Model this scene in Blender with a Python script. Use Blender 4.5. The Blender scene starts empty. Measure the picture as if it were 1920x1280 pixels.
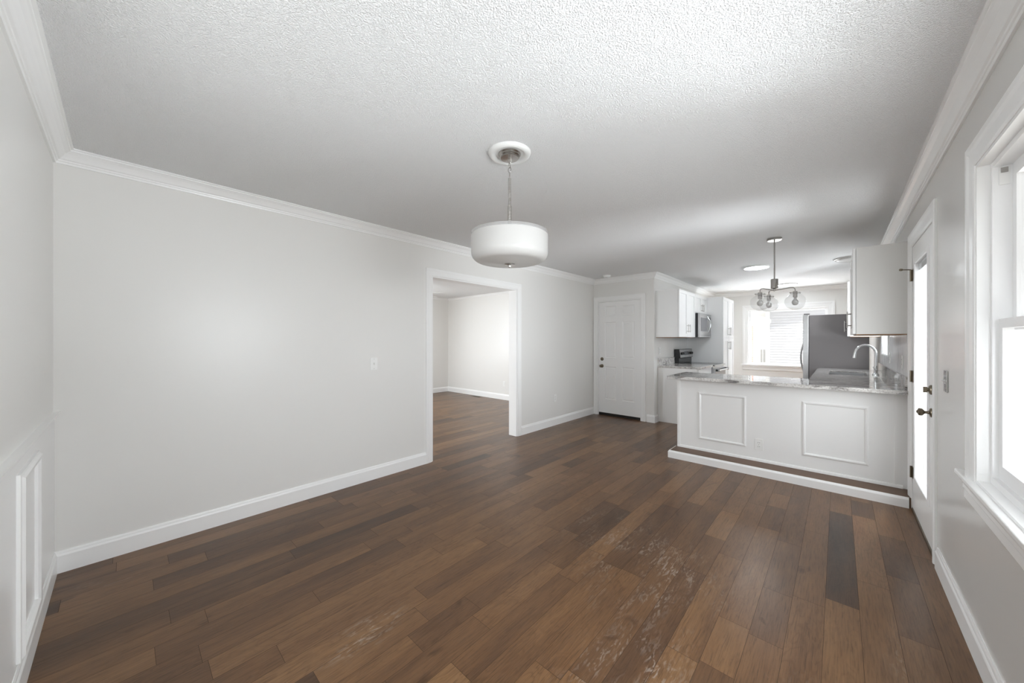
import bpy, math, random
from math import sin, cos, pi, radians
from mathutils import Vector

random.seed(7)
SC = bpy.context.scene
COL = SC.collection

# ------------------------------------------------------------------ camera
YAW = math.atan(612 / 668.4)
HC = 1.342                                   # lens height above the floor
cam_d = bpy.data.cameras.new('camera')
cam_d.sensor_width = 36.0
cam_d.lens = 668.4 / 1920 * 36.0
cam_d.shift_y = -1.5 / 1920
cam_d.clip_start = 0.02
cam_d.clip_end = 300
cam = bpy.data.objects.new('camera', cam_d)
cam.location = (0, 0, HC)
cam.rotation_euler = (pi / 2, 0, YAW)
COL.objects.link(cam)
SC.camera = cam

# ------------------------------------------------------------------ sky, sun, window light
SKY = 1.08
w = bpy.data.worlds.new('sky')
SC.world = w
w.use_nodes = True
bg = w.node_tree.nodes['Background']
bg.inputs[0].default_value = (0.95, 0.975, 1.0, 1)
bg.inputs[1].default_value = SKY

sun_d = bpy.data.lights.new('sun', 'SUN')
sun_d.energy = 2.3
sun_d.angle = radians(0.6)
sun_d.color = (1.0, 0.97, 0.92)
sun = bpy.data.objects.new('sun', sun_d)
sun.rotation_euler = Vector((0.0, 0.72, -1.0)).to_track_quat('-Z', 'Y').to_euler()
sun.location = (0, -8, 14)
COL.objects.link(sun)


def window_light(name, loc, direction, sx, sy, power, color=(0.90, 0.955, 1.0)):
    d = bpy.data.lights.new(name, 'AREA')
    d.shape = 'RECTANGLE'
    d.size, d.size_y = sx, sy
    d.energy = power
    d.color = color
    o = bpy.data.objects.new(name, d)
    o.location = loc
    o.rotation_euler = Vector(direction).to_track_quat('-Z', 'Z').to_euler()
    COL.objects.link(o)
    return o


def portal(name, loc, direction, sx, sy):
    o = window_light(name, loc, direction, sx, sy, 1)
    o.data.cycles.is_portal = True


# area lamps standing in for sky and ground light at real and added windows
window_light('daylight_dining_window', (0.60, 1.04, 1.412), (-1, 0, -0.28), 0.86, 1.32, 53)
window_light('daylight_living_window', (-7.84, 2.9, 1.425), (1, 0.0, -0.35), 2.18, 1.43, 92)
window_light('daylight_sink_window', (0.60, 6.44, 1.62), (-1, 0, 0.0), 0.82, 0.90, 10)
window_light('daylight_kitchen_window', (-0.83, 10.5, 2.95), (0, -1, -0.9), 1.8, 1.2, 600)
window_light('added_bounce_kitchen_window', (-0.83, 11.3, 0.15), (0, -1, 0.62), 2.4, 1.0, 160)  # lamp added low outdoors to brighten the kitchen ceiling
window_light('fill_living_end_window', (-5.6, -0.44, 1.40), (0, 1, -0.55), 1.96, 1.34, 70)  # fill lamp at the added living room end window
window_light('added_bounce_glazed_door', (2.9, 4.0, 0.0), (-1, 0.04, 0.40), 1.4, 1.2, 185)  # added lamp near the ground, lifts the far ceiling through the door glass
window_light('fill_end_window', (-0.90, -0.44, 1.545), (0, 1, -0.2), 1.66, 1.05, 9)  # fill lamp at the added window behind the camera
window_light('daylight_glazed_door', (0.75, 3.82, 1.11), (-1, 0, 0.0), 0.56, 1.66, 20)
portal('portal_dining', (0.60, 1.53, 1.41), (-1, 0, 0), 1.85, 1.36)
portal('portal_kitchen', (-0.835, 9.76, 1.42), (0, -1, 0), 1.4, 1.26)
portal('portal_end', (-0.90, -0.43, 1.545), (0, 1, 0), 1.66, 1.05)
portal('portal_door', (0.60, 3.80, 1.11), (-1, 0, 0), 0.6, 1.66)

SC.view_settings.view_transform = 'Standard'
SC.view_settings.look = 'None'
SC.view_settings.exposure = 0.50
SC.view_settings.gamma = 1.0
SC.view_settings.use_curve_mapping = False
try:
    SC.cycles.use_denoising = True
    SC.cycles.max_bounces = 14
    SC.cycles.diffuse_bounces = 8
    SC.cycles.glossy_bounces = 6
    SC.cycles.transparent_max_bounces = 16
    SC.cycles.sample_clamp_indirect = 6
    SC.cycles.caustics_reflective = False
    SC.cycles.caustics_refractive = False
except Exception:
    pass


# ------------------------------------------------------------------ materials
def lin(c):
    def f(v):
        v /= 255.0
        return v / 12.92 if v <= 0.04045 else ((v + 0.055) / 1.055) ** 2.4
    return (f(c[0]), f(c[1]), f(c[2]), 1)


def new_mat(name):
    m = bpy.data.materials.new(name)
    m.use_nodes = True
    nt = m.node_tree
    return m, nt, nt.nodes['Principled BSDF'], nt.nodes['Material Output']


def N(nt, t, **kw):
    n = nt.nodes.new(t)
    for k, v in kw.items():
        setattr(n, k, v)
    return n


def coords(nt, scale=(1, 1, 1), world=True):
    mp = N(nt, 'ShaderNodeMapping')
    mp.inputs['Scale'].default_value = scale
    if world:
        g = N(nt, 'ShaderNodeNewGeometry')
        nt.links.new(g.outputs['Position'], mp.inputs[0])
    else:
        t = N(nt, 'ShaderNodeTexCoord')
        nt.links.new(t.outputs['Object'], mp.inputs[0])
    return mp


def paint(name, rgb, rough=0.45, bump=0.0, bscale=60, spec=0.5, metal=0.0, mottled=0.0, bdist=0.002, detail=3):
    m, nt, b, out = new_mat(name)
    b.inputs['Base Color'].default_value = lin(rgb)
    b.inputs['Roughness'].default_value = rough
    b.inputs['Metallic'].default_value = metal
    b.inputs['Specular IOR Level'].default_value = spec
    if bump or mottled:
        mp = coords(nt)
        nz = N(nt, 'ShaderNodeTexNoise')
        nz.inputs['Scale'].default_value = bscale
        nz.inputs['Detail'].default_value = detail
        nt.links.new(mp.outputs[0], nz.inputs['Vector'])
        if bump:
            bp = N(nt, 'ShaderNodeBump')
            bp.inputs['Strength'].default_value = bump
            bp.inputs['Distance'].default_value = bdist
            nt.links.new(nz.outputs[0], bp.inputs['Height'])
            nt.links.new(bp.outputs[0], b.inputs['Normal'])
        if mottled:
            n2 = N(nt, 'ShaderNodeTexNoise')
            n2.inputs['Scale'].default_value = 2.2
            n2.inputs['Detail'].default_value = 2
            nt.links.new(mp.outputs[0], n2.inputs['Vector'])
            mr = N(nt, 'ShaderNodeMapRange')
            mr.inputs[3].default_value = 1 - mottled
            mr.inputs[4].default_value = 1 + mottled
            nt.links.new(n2.outputs[0], mr.inputs[0])
            mx = N(nt, 'ShaderNodeVectorMath', operation='SCALE')
            mx.inputs[0].default_value = lin(rgb)[:3]
            nt.links.new(mr.outputs[0], mx.inputs['Scale'])
            nt.links.new(mx.outputs[0], b.inputs['Base Color'])
    return m


def ramp(nt, stops):
    r = N(nt, 'ShaderNodeValToRGB')
    el = r.color_ramp.elements
    while len(el) < len(stops):
        el.new(0.5)
    for e, (p, c) in zip(el, stops):
        e.position = p
        e.color = c
    return r


def mat_brushed(name, rgb, rough=0.3, axis=2):
    m, nt, b, out = new_mat(name)
    b.inputs['Base Color'].default_value = lin(rgb)
    b.inputs['Metallic'].default_value = 1.0
    b.inputs['Roughness'].default_value = rough
    sc = [4, 4, 4]
    sc[axis] = 300
    mp = coords(nt, sc)
    nz = N(nt, 'ShaderNodeTexNoise')
    nz.inputs['Scale'].default_value = 1.0
    nt.links.new(mp.outputs[0], nz.inputs['Vector'])
    mr = N(nt, 'ShaderNodeMapRange')
    mr.inputs[3].default_value = rough - 0.07
    mr.inputs[4].default_value = rough + 0.07
    nt.links.new(nz.outputs[0], mr.inputs[0])
    nt.links.new(mr.outputs[0], b.inputs['Roughness'])
    return m


def mat_glass(name, tint=(1, 1, 1), haze=0.0, hazecol=(0.9, 0.9, 0.9)):
    m, nt, b, out = new_mat(name)
    nt.nodes.remove(b)
    tr = N(nt, 'ShaderNodeBsdfTransparent')
    tr.inputs[0].default_value = (*tint, 1)
    gl = N(nt, 'ShaderNodeBsdfGlossy')
    gl.inputs['Roughness'].default_value = 0.02
    fr = N(nt, 'ShaderNodeFresnel')
    fr.inputs[0].default_value = 1.45
    mx = N(nt, 'ShaderNodeMixShader')
    gm = N(nt, 'ShaderNodeNewGeometry')
    one = N(nt, 'ShaderNodeMath', operation='SUBTRACT')
    one.inputs[0].default_value = 1.0
    nt.links.new(gm.outputs['Backfacing'], one.inputs[1])
    ft = N(nt, 'ShaderNodeMath', operation='MULTIPLY')
    nt.links.new(fr.outputs[0], ft.inputs[0])
    nt.links.new(one.outputs[0], ft.inputs[1])
    nt.links.new(ft.outputs[0], mx.inputs[0])
    last = tr
    if haze:
        tl = N(nt, 'ShaderNodeBsdfTranslucent')
        tl.inputs[0].default_value = (*hazecol, 1)
        df = N(nt, 'ShaderNodeBsdfDiffuse')
        df.inputs[0].default_value = (*hazecol, 1)
        m2 = N(nt, 'ShaderNodeMixShader')
        m2.inputs[0].default_value = 0.5
        nt.links.new(tl.outputs[0], m2.inputs[1])
        nt.links.new(df.outputs[0], m2.inputs[2])
        m1 = N(nt, 'ShaderNodeMixShader')
        m1.inputs[0].default_value = haze
        nt.links.new(tr.outputs[0], m1.inputs[1])
        nt.links.new(m2.outputs[0], m1.inputs[2])
        last = m1
    nt.links.new(last.outputs[0], mx.inputs[1])
    nt.links.new(gl.outputs[0], mx.inputs[2])
    nt.links.new(mx.outputs[0], out.inputs[0])
    return m


def mat_translucent(name, rgb, mix=0.5, gloss=True):
    m, nt, b, out = new_mat(name)
    b.inputs['Base Color'].default_value = lin(rgb)
    b.inputs['Roughness'].default_value = 0.25 if gloss else 0.6
    tl = N(nt, 'ShaderNodeBsdfTranslucent')
    tl.inputs[0].default_value = lin(rgb)
    mx = N(nt, 'ShaderNodeMixShader')
    mx.inputs[0].default_value = mix
    nt.links.new(b.outputs[0], mx.inputs[1])
    nt.links.new(tl.outputs[0], mx.inputs[2])
    nt.links.new(mx.outputs[0], out.inputs[0])
    return m


def mat_emit(name, rgb, strength):
    m, nt, b, out = new_mat(name)
    b.inputs['Base Color'].default_value = lin(rgb)
    b.inputs['Emission Color'].default_value = lin(rgb)
    b.inputs['Emission Strength'].default_value = strength
    return m


def mat_granite(name):
    m, nt, b, out = new_mat(name)
    mp = coords(nt, (1.2, 3.4, 3.4))
    big = N(nt, 'ShaderNodeTexNoise')
    big.inputs['Scale'].default_value = 3.6
    big.inputs['Detail'].default_value = 8
    big.inputs['Roughness'].default_value = 0.66
    big.inputs['Distortion'].default_value = 1.3
    nt.links.new(mp.outputs[0], big.inputs['Vector'])
    r = ramp(nt, [(0.33, lin((104, 101, 102))), (0.42, lin((168, 165, 163))), (0.50, lin((216, 214, 212))), (0.66, lin((236, 235, 233)))])
    nt.links.new(big.outputs[0], r.inputs[0])
    mp2 = coords(nt)
    sm = N(nt, 'ShaderNodeTexNoise')
    sm.inputs['Scale'].default_value = 90
    sm.inputs['Detail'].default_value = 4
    nt.links.new(mp2.outputs[0], sm.inputs['Vector'])
    r2 = ramp(nt, [(0.34, lin((160, 151, 142))), (0.46, lin((232, 230, 228))), (0.7, lin((248, 247, 246)))])
    nt.links.new(sm.outputs[0], r2.inputs[0])
    mx = N(nt, 'ShaderNodeMix', data_type='RGBA', blend_type='MULTIPLY')
    mx.inputs[0].default_value = 0.75
    nt.links.new(r.outputs[0], mx.inputs[6])
    nt.links.new(r2.outputs[0], mx.inputs[7])
    nt.links.new(mx.outputs[2], b.inputs['Base Color'])
    b.inputs['Roughness'].default_value = 0.06
    return m


def mat_marble(name):
    m, nt, b, out = new_mat(name)
    mp = coords(nt, (1, 5, 1))
    nz = N(nt, 'ShaderNodeTexNoise')
    nz.inputs['Scale'].default_value = 2.4
    nz.inputs['Detail'].default_value = 7
    nz.inputs['Distortion'].default_value = 1.8
    nt.links.new(mp.outputs[0], nz.inputs['Vector'])
    r = ramp(nt, [(0.30, lin((196, 196, 201))), (0.42, lin((232, 231, 232))), (0.60, lin((243, 243, 243)))])
    nt.links.new(nz.outputs[0], r.inputs[0])
    nt.links.new(r.outputs[0], b.inputs['Base Color'])
    b.inputs['Roughness'].default_value = 0.22
    return m


def mat_floor(name):
    """Hand-scraped engineered planks: tone per plank, grain along the plank, dark pores, knots and scuffed pale wear."""
    m, nt, b, out = new_mat(name)
    L = nt.links.new
    at = N(nt, 'ShaderNodeAttribute', attribute_name='plank')
    sp = N(nt, 'ShaderNodeSeparateColor')
    L(at.outputs['Color'], sp.inputs[0])
    geo = N(nt, 'ShaderNodeNewGeometry')
    off = N(nt, 'ShaderNodeMath', operation='MULTIPLY')
    off.inputs[1].default_value = 57.0
    L(sp.outputs[2], off.inputs[0])

    def noise(scale, detail=4, rough=0.55, dist=0.0, sc=1.0):
        mp = N(nt, 'ShaderNodeMapping')
        mp.inputs['Scale'].default_value = scale
        L(geo.outputs['Position'], mp.inputs[0])
        n = N(nt, 'ShaderNodeTexNoise', noise_dimensions='4D')
        n.inputs['Scale'].default_value = sc
        n.inputs['Detail'].default_value = detail
        n.inputs['Roughness'].default_value = rough
        n.inputs['Distortion'].default_value = dist
        L(mp.outputs[0], n.inputs['Vector'])
        L(off.outputs[0], n.inputs['W'])
        return n
    tone = ramp(nt, [(0.0, lin((56, 42, 32))), (0.3, lin((86, 62, 43))), (0.55, lin((107, 78, 52))), (0.8, lin((124, 93, 63))), (1.0, lin((113, 77, 54)))])
    # a little grain inside the plank's own tone
    broad = noise((9, 1.6, 1), 3, 0.5, 0.6)
    add = N(nt, 'ShaderNodeMath', operation='MULTIPLY_ADD')
    add.inputs[1].default_value = 0.62
    sub = N(nt, 'ShaderNodeMath', operation='SUBTRACT')
    sub.inputs[1].default_value = 0.31
    L(broad.outputs[0], add.inputs[0])
    L(sp.outputs[0], sub.inputs[0])
    L(sub.outputs[0], add.inputs[2])
    L(add.outputs[0], tone.inputs[0])
    grain = noise((190, 9, 1), 5, 0.7, 0.5)
    gr = ramp(nt, [(0.30, (0.45, 0.43, 0.41, 1)), (0.48, (0.95, 0.95, 0.95, 1)), (0.7, (1.2, 1.18, 1.15, 1))])
    L(grain.outputs[0], gr.inputs[0])
    m1 = N(nt, 'ShaderNodeMix', data_type='RGBA', blend_type='MULTIPLY')
    m1.inputs[0].default_value = 0.95
    L(tone.outputs[0], m1.inputs[6])
    L(gr.outputs[0], m1.inputs[7])
    # cathedral rings and knots
    ring = noise((10, 2.4, 1), 2, 0.5, 0.9)
    wv = N(nt, 'ShaderNodeMath', operation='MULTIPLY')
    wv.inputs[1].default_value = 75.0
    L(ring.outputs[0], wv.inputs[0])
    sn = N(nt, 'ShaderNodeMath', operation='SINE')
    L(wv.outputs[0], sn.inputs[0])
    rr = ramp(nt, [(0.0, (0.80, 0.77, 0.74, 1)), (0.35, (1, 1, 1, 1))])
    mr = N(nt, 'ShaderNodeMapRange')
    mr.inputs[1].default_value = -1
    mr.inputs[2].default_value = 1
    L(sn.outputs[0], mr.inputs[0])
    L(mr.outputs[0], rr.inputs[0])
    m2 = N(nt, 'ShaderNodeMix', data_type='RGBA', blend_type='MULTIPLY')
    rm = N(nt, 'ShaderNodeMath', operation='MULTIPLY')
    rm.inputs[1].default_value = 0.75
    L(sp.outputs[1], rm.inputs[0])
    L(rm.outputs[0], m2.inputs[0])
    L(m1.outputs[2], m2.inputs[6])
    L(rr.outputs[0], m2.inputs[7])
    # small dark knots and mineral streaks
    kn = noise((7, 3.2, 1), 3, 0.55, 1.2)
    kr = ramp(nt, [(0.27, (0.45, 0.42, 0.40, 1)), (0.36, (1, 1, 1, 1))])
    L(kn.outputs[0], kr.inputs[0])
    mk = N(nt, 'ShaderNodeMix', data_type='RGBA', blend_type='MULTIPLY')
    mk.inputs[0].default_value = 0.8
    L(m2.outputs[2], mk.inputs[6])
    L(kr.outputs[0], mk.inputs[7])
    m2 = mk
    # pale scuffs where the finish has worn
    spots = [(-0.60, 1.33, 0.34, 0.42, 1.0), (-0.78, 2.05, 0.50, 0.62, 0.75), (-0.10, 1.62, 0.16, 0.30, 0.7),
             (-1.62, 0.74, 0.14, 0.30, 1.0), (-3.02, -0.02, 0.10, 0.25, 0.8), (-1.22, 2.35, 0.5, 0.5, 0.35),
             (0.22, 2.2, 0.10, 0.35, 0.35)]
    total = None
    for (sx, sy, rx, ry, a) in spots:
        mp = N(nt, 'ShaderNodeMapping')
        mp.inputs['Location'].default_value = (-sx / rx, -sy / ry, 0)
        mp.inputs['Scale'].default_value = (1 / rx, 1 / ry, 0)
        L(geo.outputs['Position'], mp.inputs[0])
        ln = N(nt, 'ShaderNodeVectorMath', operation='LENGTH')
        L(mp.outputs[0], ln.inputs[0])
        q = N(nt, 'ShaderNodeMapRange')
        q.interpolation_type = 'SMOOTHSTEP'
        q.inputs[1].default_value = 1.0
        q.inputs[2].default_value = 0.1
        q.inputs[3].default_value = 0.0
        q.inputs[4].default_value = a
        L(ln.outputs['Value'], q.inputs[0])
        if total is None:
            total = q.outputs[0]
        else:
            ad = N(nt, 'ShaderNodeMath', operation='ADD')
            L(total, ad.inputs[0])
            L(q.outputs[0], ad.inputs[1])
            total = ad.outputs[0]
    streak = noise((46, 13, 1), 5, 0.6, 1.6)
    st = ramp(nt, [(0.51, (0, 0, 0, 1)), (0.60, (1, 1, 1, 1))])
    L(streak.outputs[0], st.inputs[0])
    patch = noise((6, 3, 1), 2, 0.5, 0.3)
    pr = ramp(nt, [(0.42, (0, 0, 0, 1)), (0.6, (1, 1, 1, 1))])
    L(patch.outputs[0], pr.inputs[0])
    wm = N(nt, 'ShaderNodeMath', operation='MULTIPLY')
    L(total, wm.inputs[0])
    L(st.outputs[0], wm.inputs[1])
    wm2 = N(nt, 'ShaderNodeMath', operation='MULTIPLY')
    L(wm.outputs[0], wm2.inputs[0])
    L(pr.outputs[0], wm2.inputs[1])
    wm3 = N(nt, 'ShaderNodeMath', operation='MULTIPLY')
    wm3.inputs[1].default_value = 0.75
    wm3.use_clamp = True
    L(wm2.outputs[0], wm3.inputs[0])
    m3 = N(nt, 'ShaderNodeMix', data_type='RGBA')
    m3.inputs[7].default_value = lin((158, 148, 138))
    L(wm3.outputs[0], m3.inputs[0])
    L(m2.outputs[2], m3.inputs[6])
    L(m3.outputs[2], b.inputs['Base Color'])
    # satin finish with scraped undulation
    rn = noise((14, 3, 1), 3)
    rg = N(nt, 'ShaderNodeMapRange')
    rg.inputs[3].default_value = 0.24
    rg.inputs[4].default_value = 0.38
    L(rn.outputs[0], rg.inputs[0])
    L(rg.outputs[0], b.inputs['Roughness'])
    b.inputs['Specular IOR Level'].default_value = 0.38
    und = noise((16, 2.5, 1), 2)
    bp = N(nt, 'ShaderNodeBump')
    bp.inputs['Strength'].default_value = 0.14
    bp.inputs['Distance'].default_value = 0.003
    L(und.outputs[0], bp.inputs['Height'])
    bp2 = N(nt, 'ShaderNodeBump')
    bp2.inputs['Strength'].default_value = 0.12
    bp2.inputs['Distance'].default_value = 0.001
    L(grain.outputs[0], bp2.inputs['Height'])
    L(bp.outputs[0], bp2.inputs['Normal'])
    L(bp2.outputs[0], b.inputs['Normal'])
    return m


def mat_ceiling(name):
    """Sprayed knock-down texture."""
    m, nt, b, out = new_mat(name)
    b.inputs['Base Color'].default_value = lin((243, 243, 243))
    b.inputs['Roughness'].default_value = 0.7
    b.inputs['Specular IOR Level'].default_value = 0.2
    mp = coords(nt)
    nz = N(nt, 'ShaderNodeTexNoise')
    nz.inputs['Scale'].default_value = 165
    nz.inputs['Detail'].default_value = 2
    nz.inputs['Roughness'].default_value = 0.6
    nt.links.new(mp.outputs[0], nz.inputs['Vector'])
    r = ramp(nt, [(0.40, (0, 0, 0, 1)), (0.62, (1, 1, 1, 1))])
    nt.links.new(nz.outputs[0], r.inputs[0])
    bp = N(nt, 'ShaderNodeBump')
    bp.inputs['Strength'].default_value = 0.8
    bp.inputs['Distance'].default_value = 0.005
    nt.links.new(r.outputs[0], bp.inputs['Height'])
    nt.links.new(bp.outputs[0], b.inputs['Normal'])
    return m


def mat_brick(name):
    m, nt, b, out = new_mat(name)
    mp = coords(nt)
    mp.inputs['Rotation'].default_value = (pi / 2, 0, 0)
    br = N(nt, 'ShaderNodeTexBrick')
    br.inputs['Scale'].default_value = 5
    br.inputs[1].default_value = lin((196, 144, 126))
    br.inputs[2].default_value = lin((182, 128, 112))
    br.inputs[3].default_value = lin((205, 198, 190))
    nt.links.new(mp.outputs[0], br.inputs[0])
    nt.links.new(br.outputs[0], b.inputs['Base Color'])
    return m


M = dict(
    wall=paint('warm_grey_wall_paint', (229, 228, 225), 0.33, 0.12, 140, 0.35, bdist=0.0008),
    trim=paint('white_trim_paint', (241, 241, 240), 0.3, 0.04, 30, 0.45),
    ceiling=mat_ceiling('knockdown_ceiling'),
    floor=mat_floor('scraped_brown_planks'),
    seam=paint('dark_plank_seam', (54, 41, 31), 0.8),
    cab=paint('white_cabinet_paint', (240, 240, 239), 0.32, 0.03, 40, 0.45),
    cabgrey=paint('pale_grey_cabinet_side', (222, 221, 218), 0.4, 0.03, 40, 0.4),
    rawwood=paint('unpainted_cabinet_underside', (150, 112, 78), 0.6, 0.1, 60),
    plate=paint('white_plastic', (238, 238, 236), 0.3),
    slot=paint('dark_slot', (60, 58, 56), 0.6),
    nickel=mat_brushed('brushed_nickel', (186, 183, 179), 0.26),
    chrome=paint('chrome', (225, 227, 228), 0.06, metal=1.0),
    steel=mat_brushed('stainless_steel', (186, 186, 186), 0.3),
    bronze=paint('aged_nickel_knob', (128, 118, 102), 0.28, metal=1.0, mottled=0.1, bump=0.02),
    black=paint('black_enamel', (26, 26, 27), 0.25),
    blackglass=paint('black_glass', (16, 17, 18), 0.04),
    darkrubber=paint('black_rubber', (24, 20, 17), 0.6),
    fridgegrey=paint('grey_fridge_side', (122, 118, 118), 0.42, 0.08, 300, 0.4, bdist=0.0005),
    granite=mat_granite('grey_white_granite'),
    marble=mat_marble('pale_marble_tile'),
    glass=mat_glass('window_glass'),
    globe=mat_glass('clear_globe_glass', (0.97, 0.97, 0.97), 0.13, (0.95, 0.95, 0.95)),
    clearlip=mat_glass('clear_glass_lip', (0.97, 0.97, 0.97), 0.25),
    shade=mat_translucent('frosted_shade_glass', (230, 229, 227), 0.45),
    bulb=mat_translucent('frosted_bulb', (214, 213, 211), 0.3),
    blind=mat_translucent('white_blind_slat', (236, 238, 240), 0.2, False),
    vinyl=paint('white_vinyl_frame', (240, 240, 240), 0.3),
    led=mat_emit('lit_diffuser', (240, 248, 255), 34),
    siding=paint('white_lap_siding', (196, 196, 199), 0.6),
    brick=mat_brick('red_brick'),
    concrete=paint('pale_concrete', (206, 204, 198), 0.8, 0.1, 20, mottled=0.05),
    greyfence=paint('weathered_fence', (214, 213, 210), 0.8, 0.1, 30),
    ledge=paint('brown_ledge_wood', (104, 80, 62), 0.5, 0.15, 60, mottled=0.12),
    mesh=paint('greyed_microwave_glass', (120, 120, 124), 0.12),  # grey in the base colour stands in for reflections in the door glass
    wallr=paint('semi_gloss_shaded_wall_paint', (213, 212, 209), 0.24, 0.05, 90, 0.5, bdist=0.0006),  # same paint as the other walls, colour darkened for this backlit side
    brightplate=paint('polished_nickel_plate', (214, 213, 211), 0.12, metal=1.0),
    display=paint('dark_display', (34, 34, 48), 0.1),
    medal=paint('white_plaster', (228, 228, 226), 0.6),
)


# ------------------------------------------------------------------ geometry helpers
class MB:
    """Collects shapes in world metres and links them as ONE mesh object."""

    def __init__(self):
        self.v, self.f, self.sm = [], [], []

    def add(self, vs, fs, smooth=False):
        o = len(self.v)
        self.v += [tuple(p) for p in vs]
        for q in fs:
            self.f.append(tuple(i + o for i in q))
            self.sm.append(smooth)
        return self

    def box(self, x0, x1, y0, y1, z0, z1):
        x0, x1 = sorted((x0, x1))
        y0, y1 = sorted((y0, y1))
        z0, z1 = sorted((z0, z1))
        v = [(x0, y0, z0), (x1, y0, z0), (x1, y1, z0), (x0, y1, z0), (x0, y0, z1), (x1, y0, z1), (x1, y1, z1), (x0, y1, z1)]
        return self.add(v, [(3, 2, 1, 0), (4, 5, 6, 7), (0, 1, 5, 4), (1, 2, 6, 5), (2, 3, 7, 6), (3, 0, 4, 7)])

    def bar(self, p0, p1, r0, r1=None, n=16, caps=True):
        p0, p1 = Vector(p0), Vector(p1)
        r1 = r0 if r1 is None else r1
        d = (p1 - p0).normalized()
        a = d.orthogonal().normalized()
        b = d.cross(a)
        vs = []
        for p, r in ((p0, r0), (p1, r1)):
            vs += [p + (a * cos(2 * pi * i / n) + b * sin(2 * pi * i / n)) * r for i in range(n)]
        self.add(vs, [(i, (i + 1) % n, n + (i + 1) % n, n + i) for i in range(n)], True)
        if caps:
            self.add(vs[:n], [tuple(reversed(range(n)))])
            self.add(vs[n:], [tuple(range(n))])
        return self

    def lathe(self, c, prof, n=32, axis='z', caps=True):
        """prof: (radius, along) pairs; axis is the lathe's axis and may be signed, e.g. '-x'."""
        sgn = -1 if axis[0] == '-' else 1
        ax = axis[-1]
        vs = []
        for r, h in prof:
            for i in range(n):
                a = 2 * pi * i / n
                u, w_ = r * cos(a), r * sin(a)
                p = {'z': (u, w_, h * sgn), 'x': (h * sgn, u, w_), 'y': (u, h * sgn, w_)}[ax]
                vs.append((c[0] + p[0], c[1] + p[1], c[2] + p[2]))
        fs = []
        for k in range(len(prof) - 1):
            for i in range(n):
                j = (i + 1) % n
                fs.append((k * n + i, k * n + j, (k + 1) * n + j, (k + 1) * n + i))
        self.add(vs, fs, True)
        if caps:
            if prof[0][0] > 1e-5:
                self.add(vs[:n], [tuple(reversed(range(n)))])
            if prof[-1][0] > 1e-5:
                self.add(vs[-n:], [tuple(range(n))])
        return self

    def tube(self, pts, r, n=10):
        pts = [Vector(p) for p in pts]
        rs = r if isinstance(r, (list, tuple)) else [r] * len(pts)
        vs = []
        up = None
        for i, p in enumerate(pts):
            t = (pts[min(i + 1, len(pts) - 1)] - pts[max(i - 1, 0)]).normalized()
            if up is None:
                up = t.orthogonal().normalized()
            a = (up - t * up.dot(t)).normalized()
            b = t.cross(a)
            up = a
            vs += [p + (a * cos(2 * pi * k / n) + b * sin(2 * pi * k / n)) * rs[i] for k in range(n)]
        fs = []
        for i in range(len(pts) - 1):
            for k in range(n):
                j = (k + 1) % n
                fs.append((i * n + k, i * n + j, (i + 1) * n + j, (i + 1) * n + k))
        self.add(vs, fs, True)
        self.add(vs[:n], [tuple(reversed(range(n)))])
        self.add(vs[-n:], [tuple(range(n))])
        return self

    def run(self, p0, p1, nrm, prof, z0, m0=0, m1=0):
        """A moulding along a wall: prof = (out from wall, height from z0); m = +1 inside mitre, -1 outside mitre."""
        p0, p1, nrm = Vector(p0), Vector(p1), Vector(nrm)
        d = (p1 - p0).normalized()
        k = len(prof)
        vs = []
        for o, h in prof:
            q = p0 + d * (m0 * o) + nrm * o
            vs.append((q.x, q.y, z0 + h))
        for o, h in prof:
            q = p1 - d * (m1 * o) + nrm * o
            vs.append((q.x, q.y, z0 + h))
        self.add(vs, [(i, (i + 1) % k, k + (i + 1) % k, k + i) for i in range(k)])
        self.add(vs[:k], [tuple(reversed(range(k)))])
        self.add(vs[k:], [tuple(range(k))])
        return self

    def frame(self, org, U, V, W, u0, u1, v0, v1, prof, sides=4):
        """Mitred moulding round the rectangle; prof = (outward from the rectangle's edge, thickness along W)."""
        org, U, V, W = Vector(org), Vector(U), Vector(V), Vector(W)
        k = len(prof)
        if sides == 4:
            cs = [(u0, v0, -1, -1), (u0, v1, -1, 1), (u1, v1, 1, 1), (u1, v0, 1, -1)]
        else:
            cs = [(u0, v0, -1, 0), (u0, v1, -1, 1), (u1, v1, 1, 1), (u1, v0, 1, 0)]
        vs = []
        for (u, v, su, sv) in cs:
            for o, t in prof:
                vs.append(org + U * (u + su * o) + V * (v + sv * o) + W * t)
        fs = []
        for c in range(4 if sides == 4 else 3):
            d = (c + 1) % 4
            for i in range(k):
                j = (i + 1) % k
                fs.append((c * k + i, c * k + j, d * k + j, d * k + i))
        self.add(vs, fs)
        if sides == 3:
            self.add(vs[:k], [tuple(range(k))])
            self.add(vs[3 * k:], [tuple(reversed(range(k)))])
        return self

    def build(self, name, mat, parent=None, bevel=0.0, loc=None, seg=2):
        me = bpy.data.meshes.new(name)
        if parent is not None:
            o0 = Vector(parent['_base'])
        elif loc is not None:
            o0 = Vector(loc)
        else:
            xs = [p[0] for p in self.v]
            ys = [p[1] for p in self.v]
            zs = [p[2] for p in self.v]
            o0 = Vector(((min(xs) + max(xs)) / 2, (min(ys) + max(ys)) / 2, min(zs)))
        me.from_pydata([tuple(Vector(p) - o0) for p in self.v], [], self.f)
        me.polygons.foreach_set('use_smooth', self.sm)
        me.materials.append(mat)
        me.validate()
        import bmesh
        bm = bmesh.new()
        bm.from_mesh(me)
        bmesh.ops.recalc_face_normals(bm, faces=bm.faces)
        bm.to_mesh(me)
        bm.free()
        if any(self.sm):
            me.set_sharp_from_angle(angle=radians(38))
        o = bpy.data.objects.new(name, me)
        COL.objects.link(o)
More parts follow.
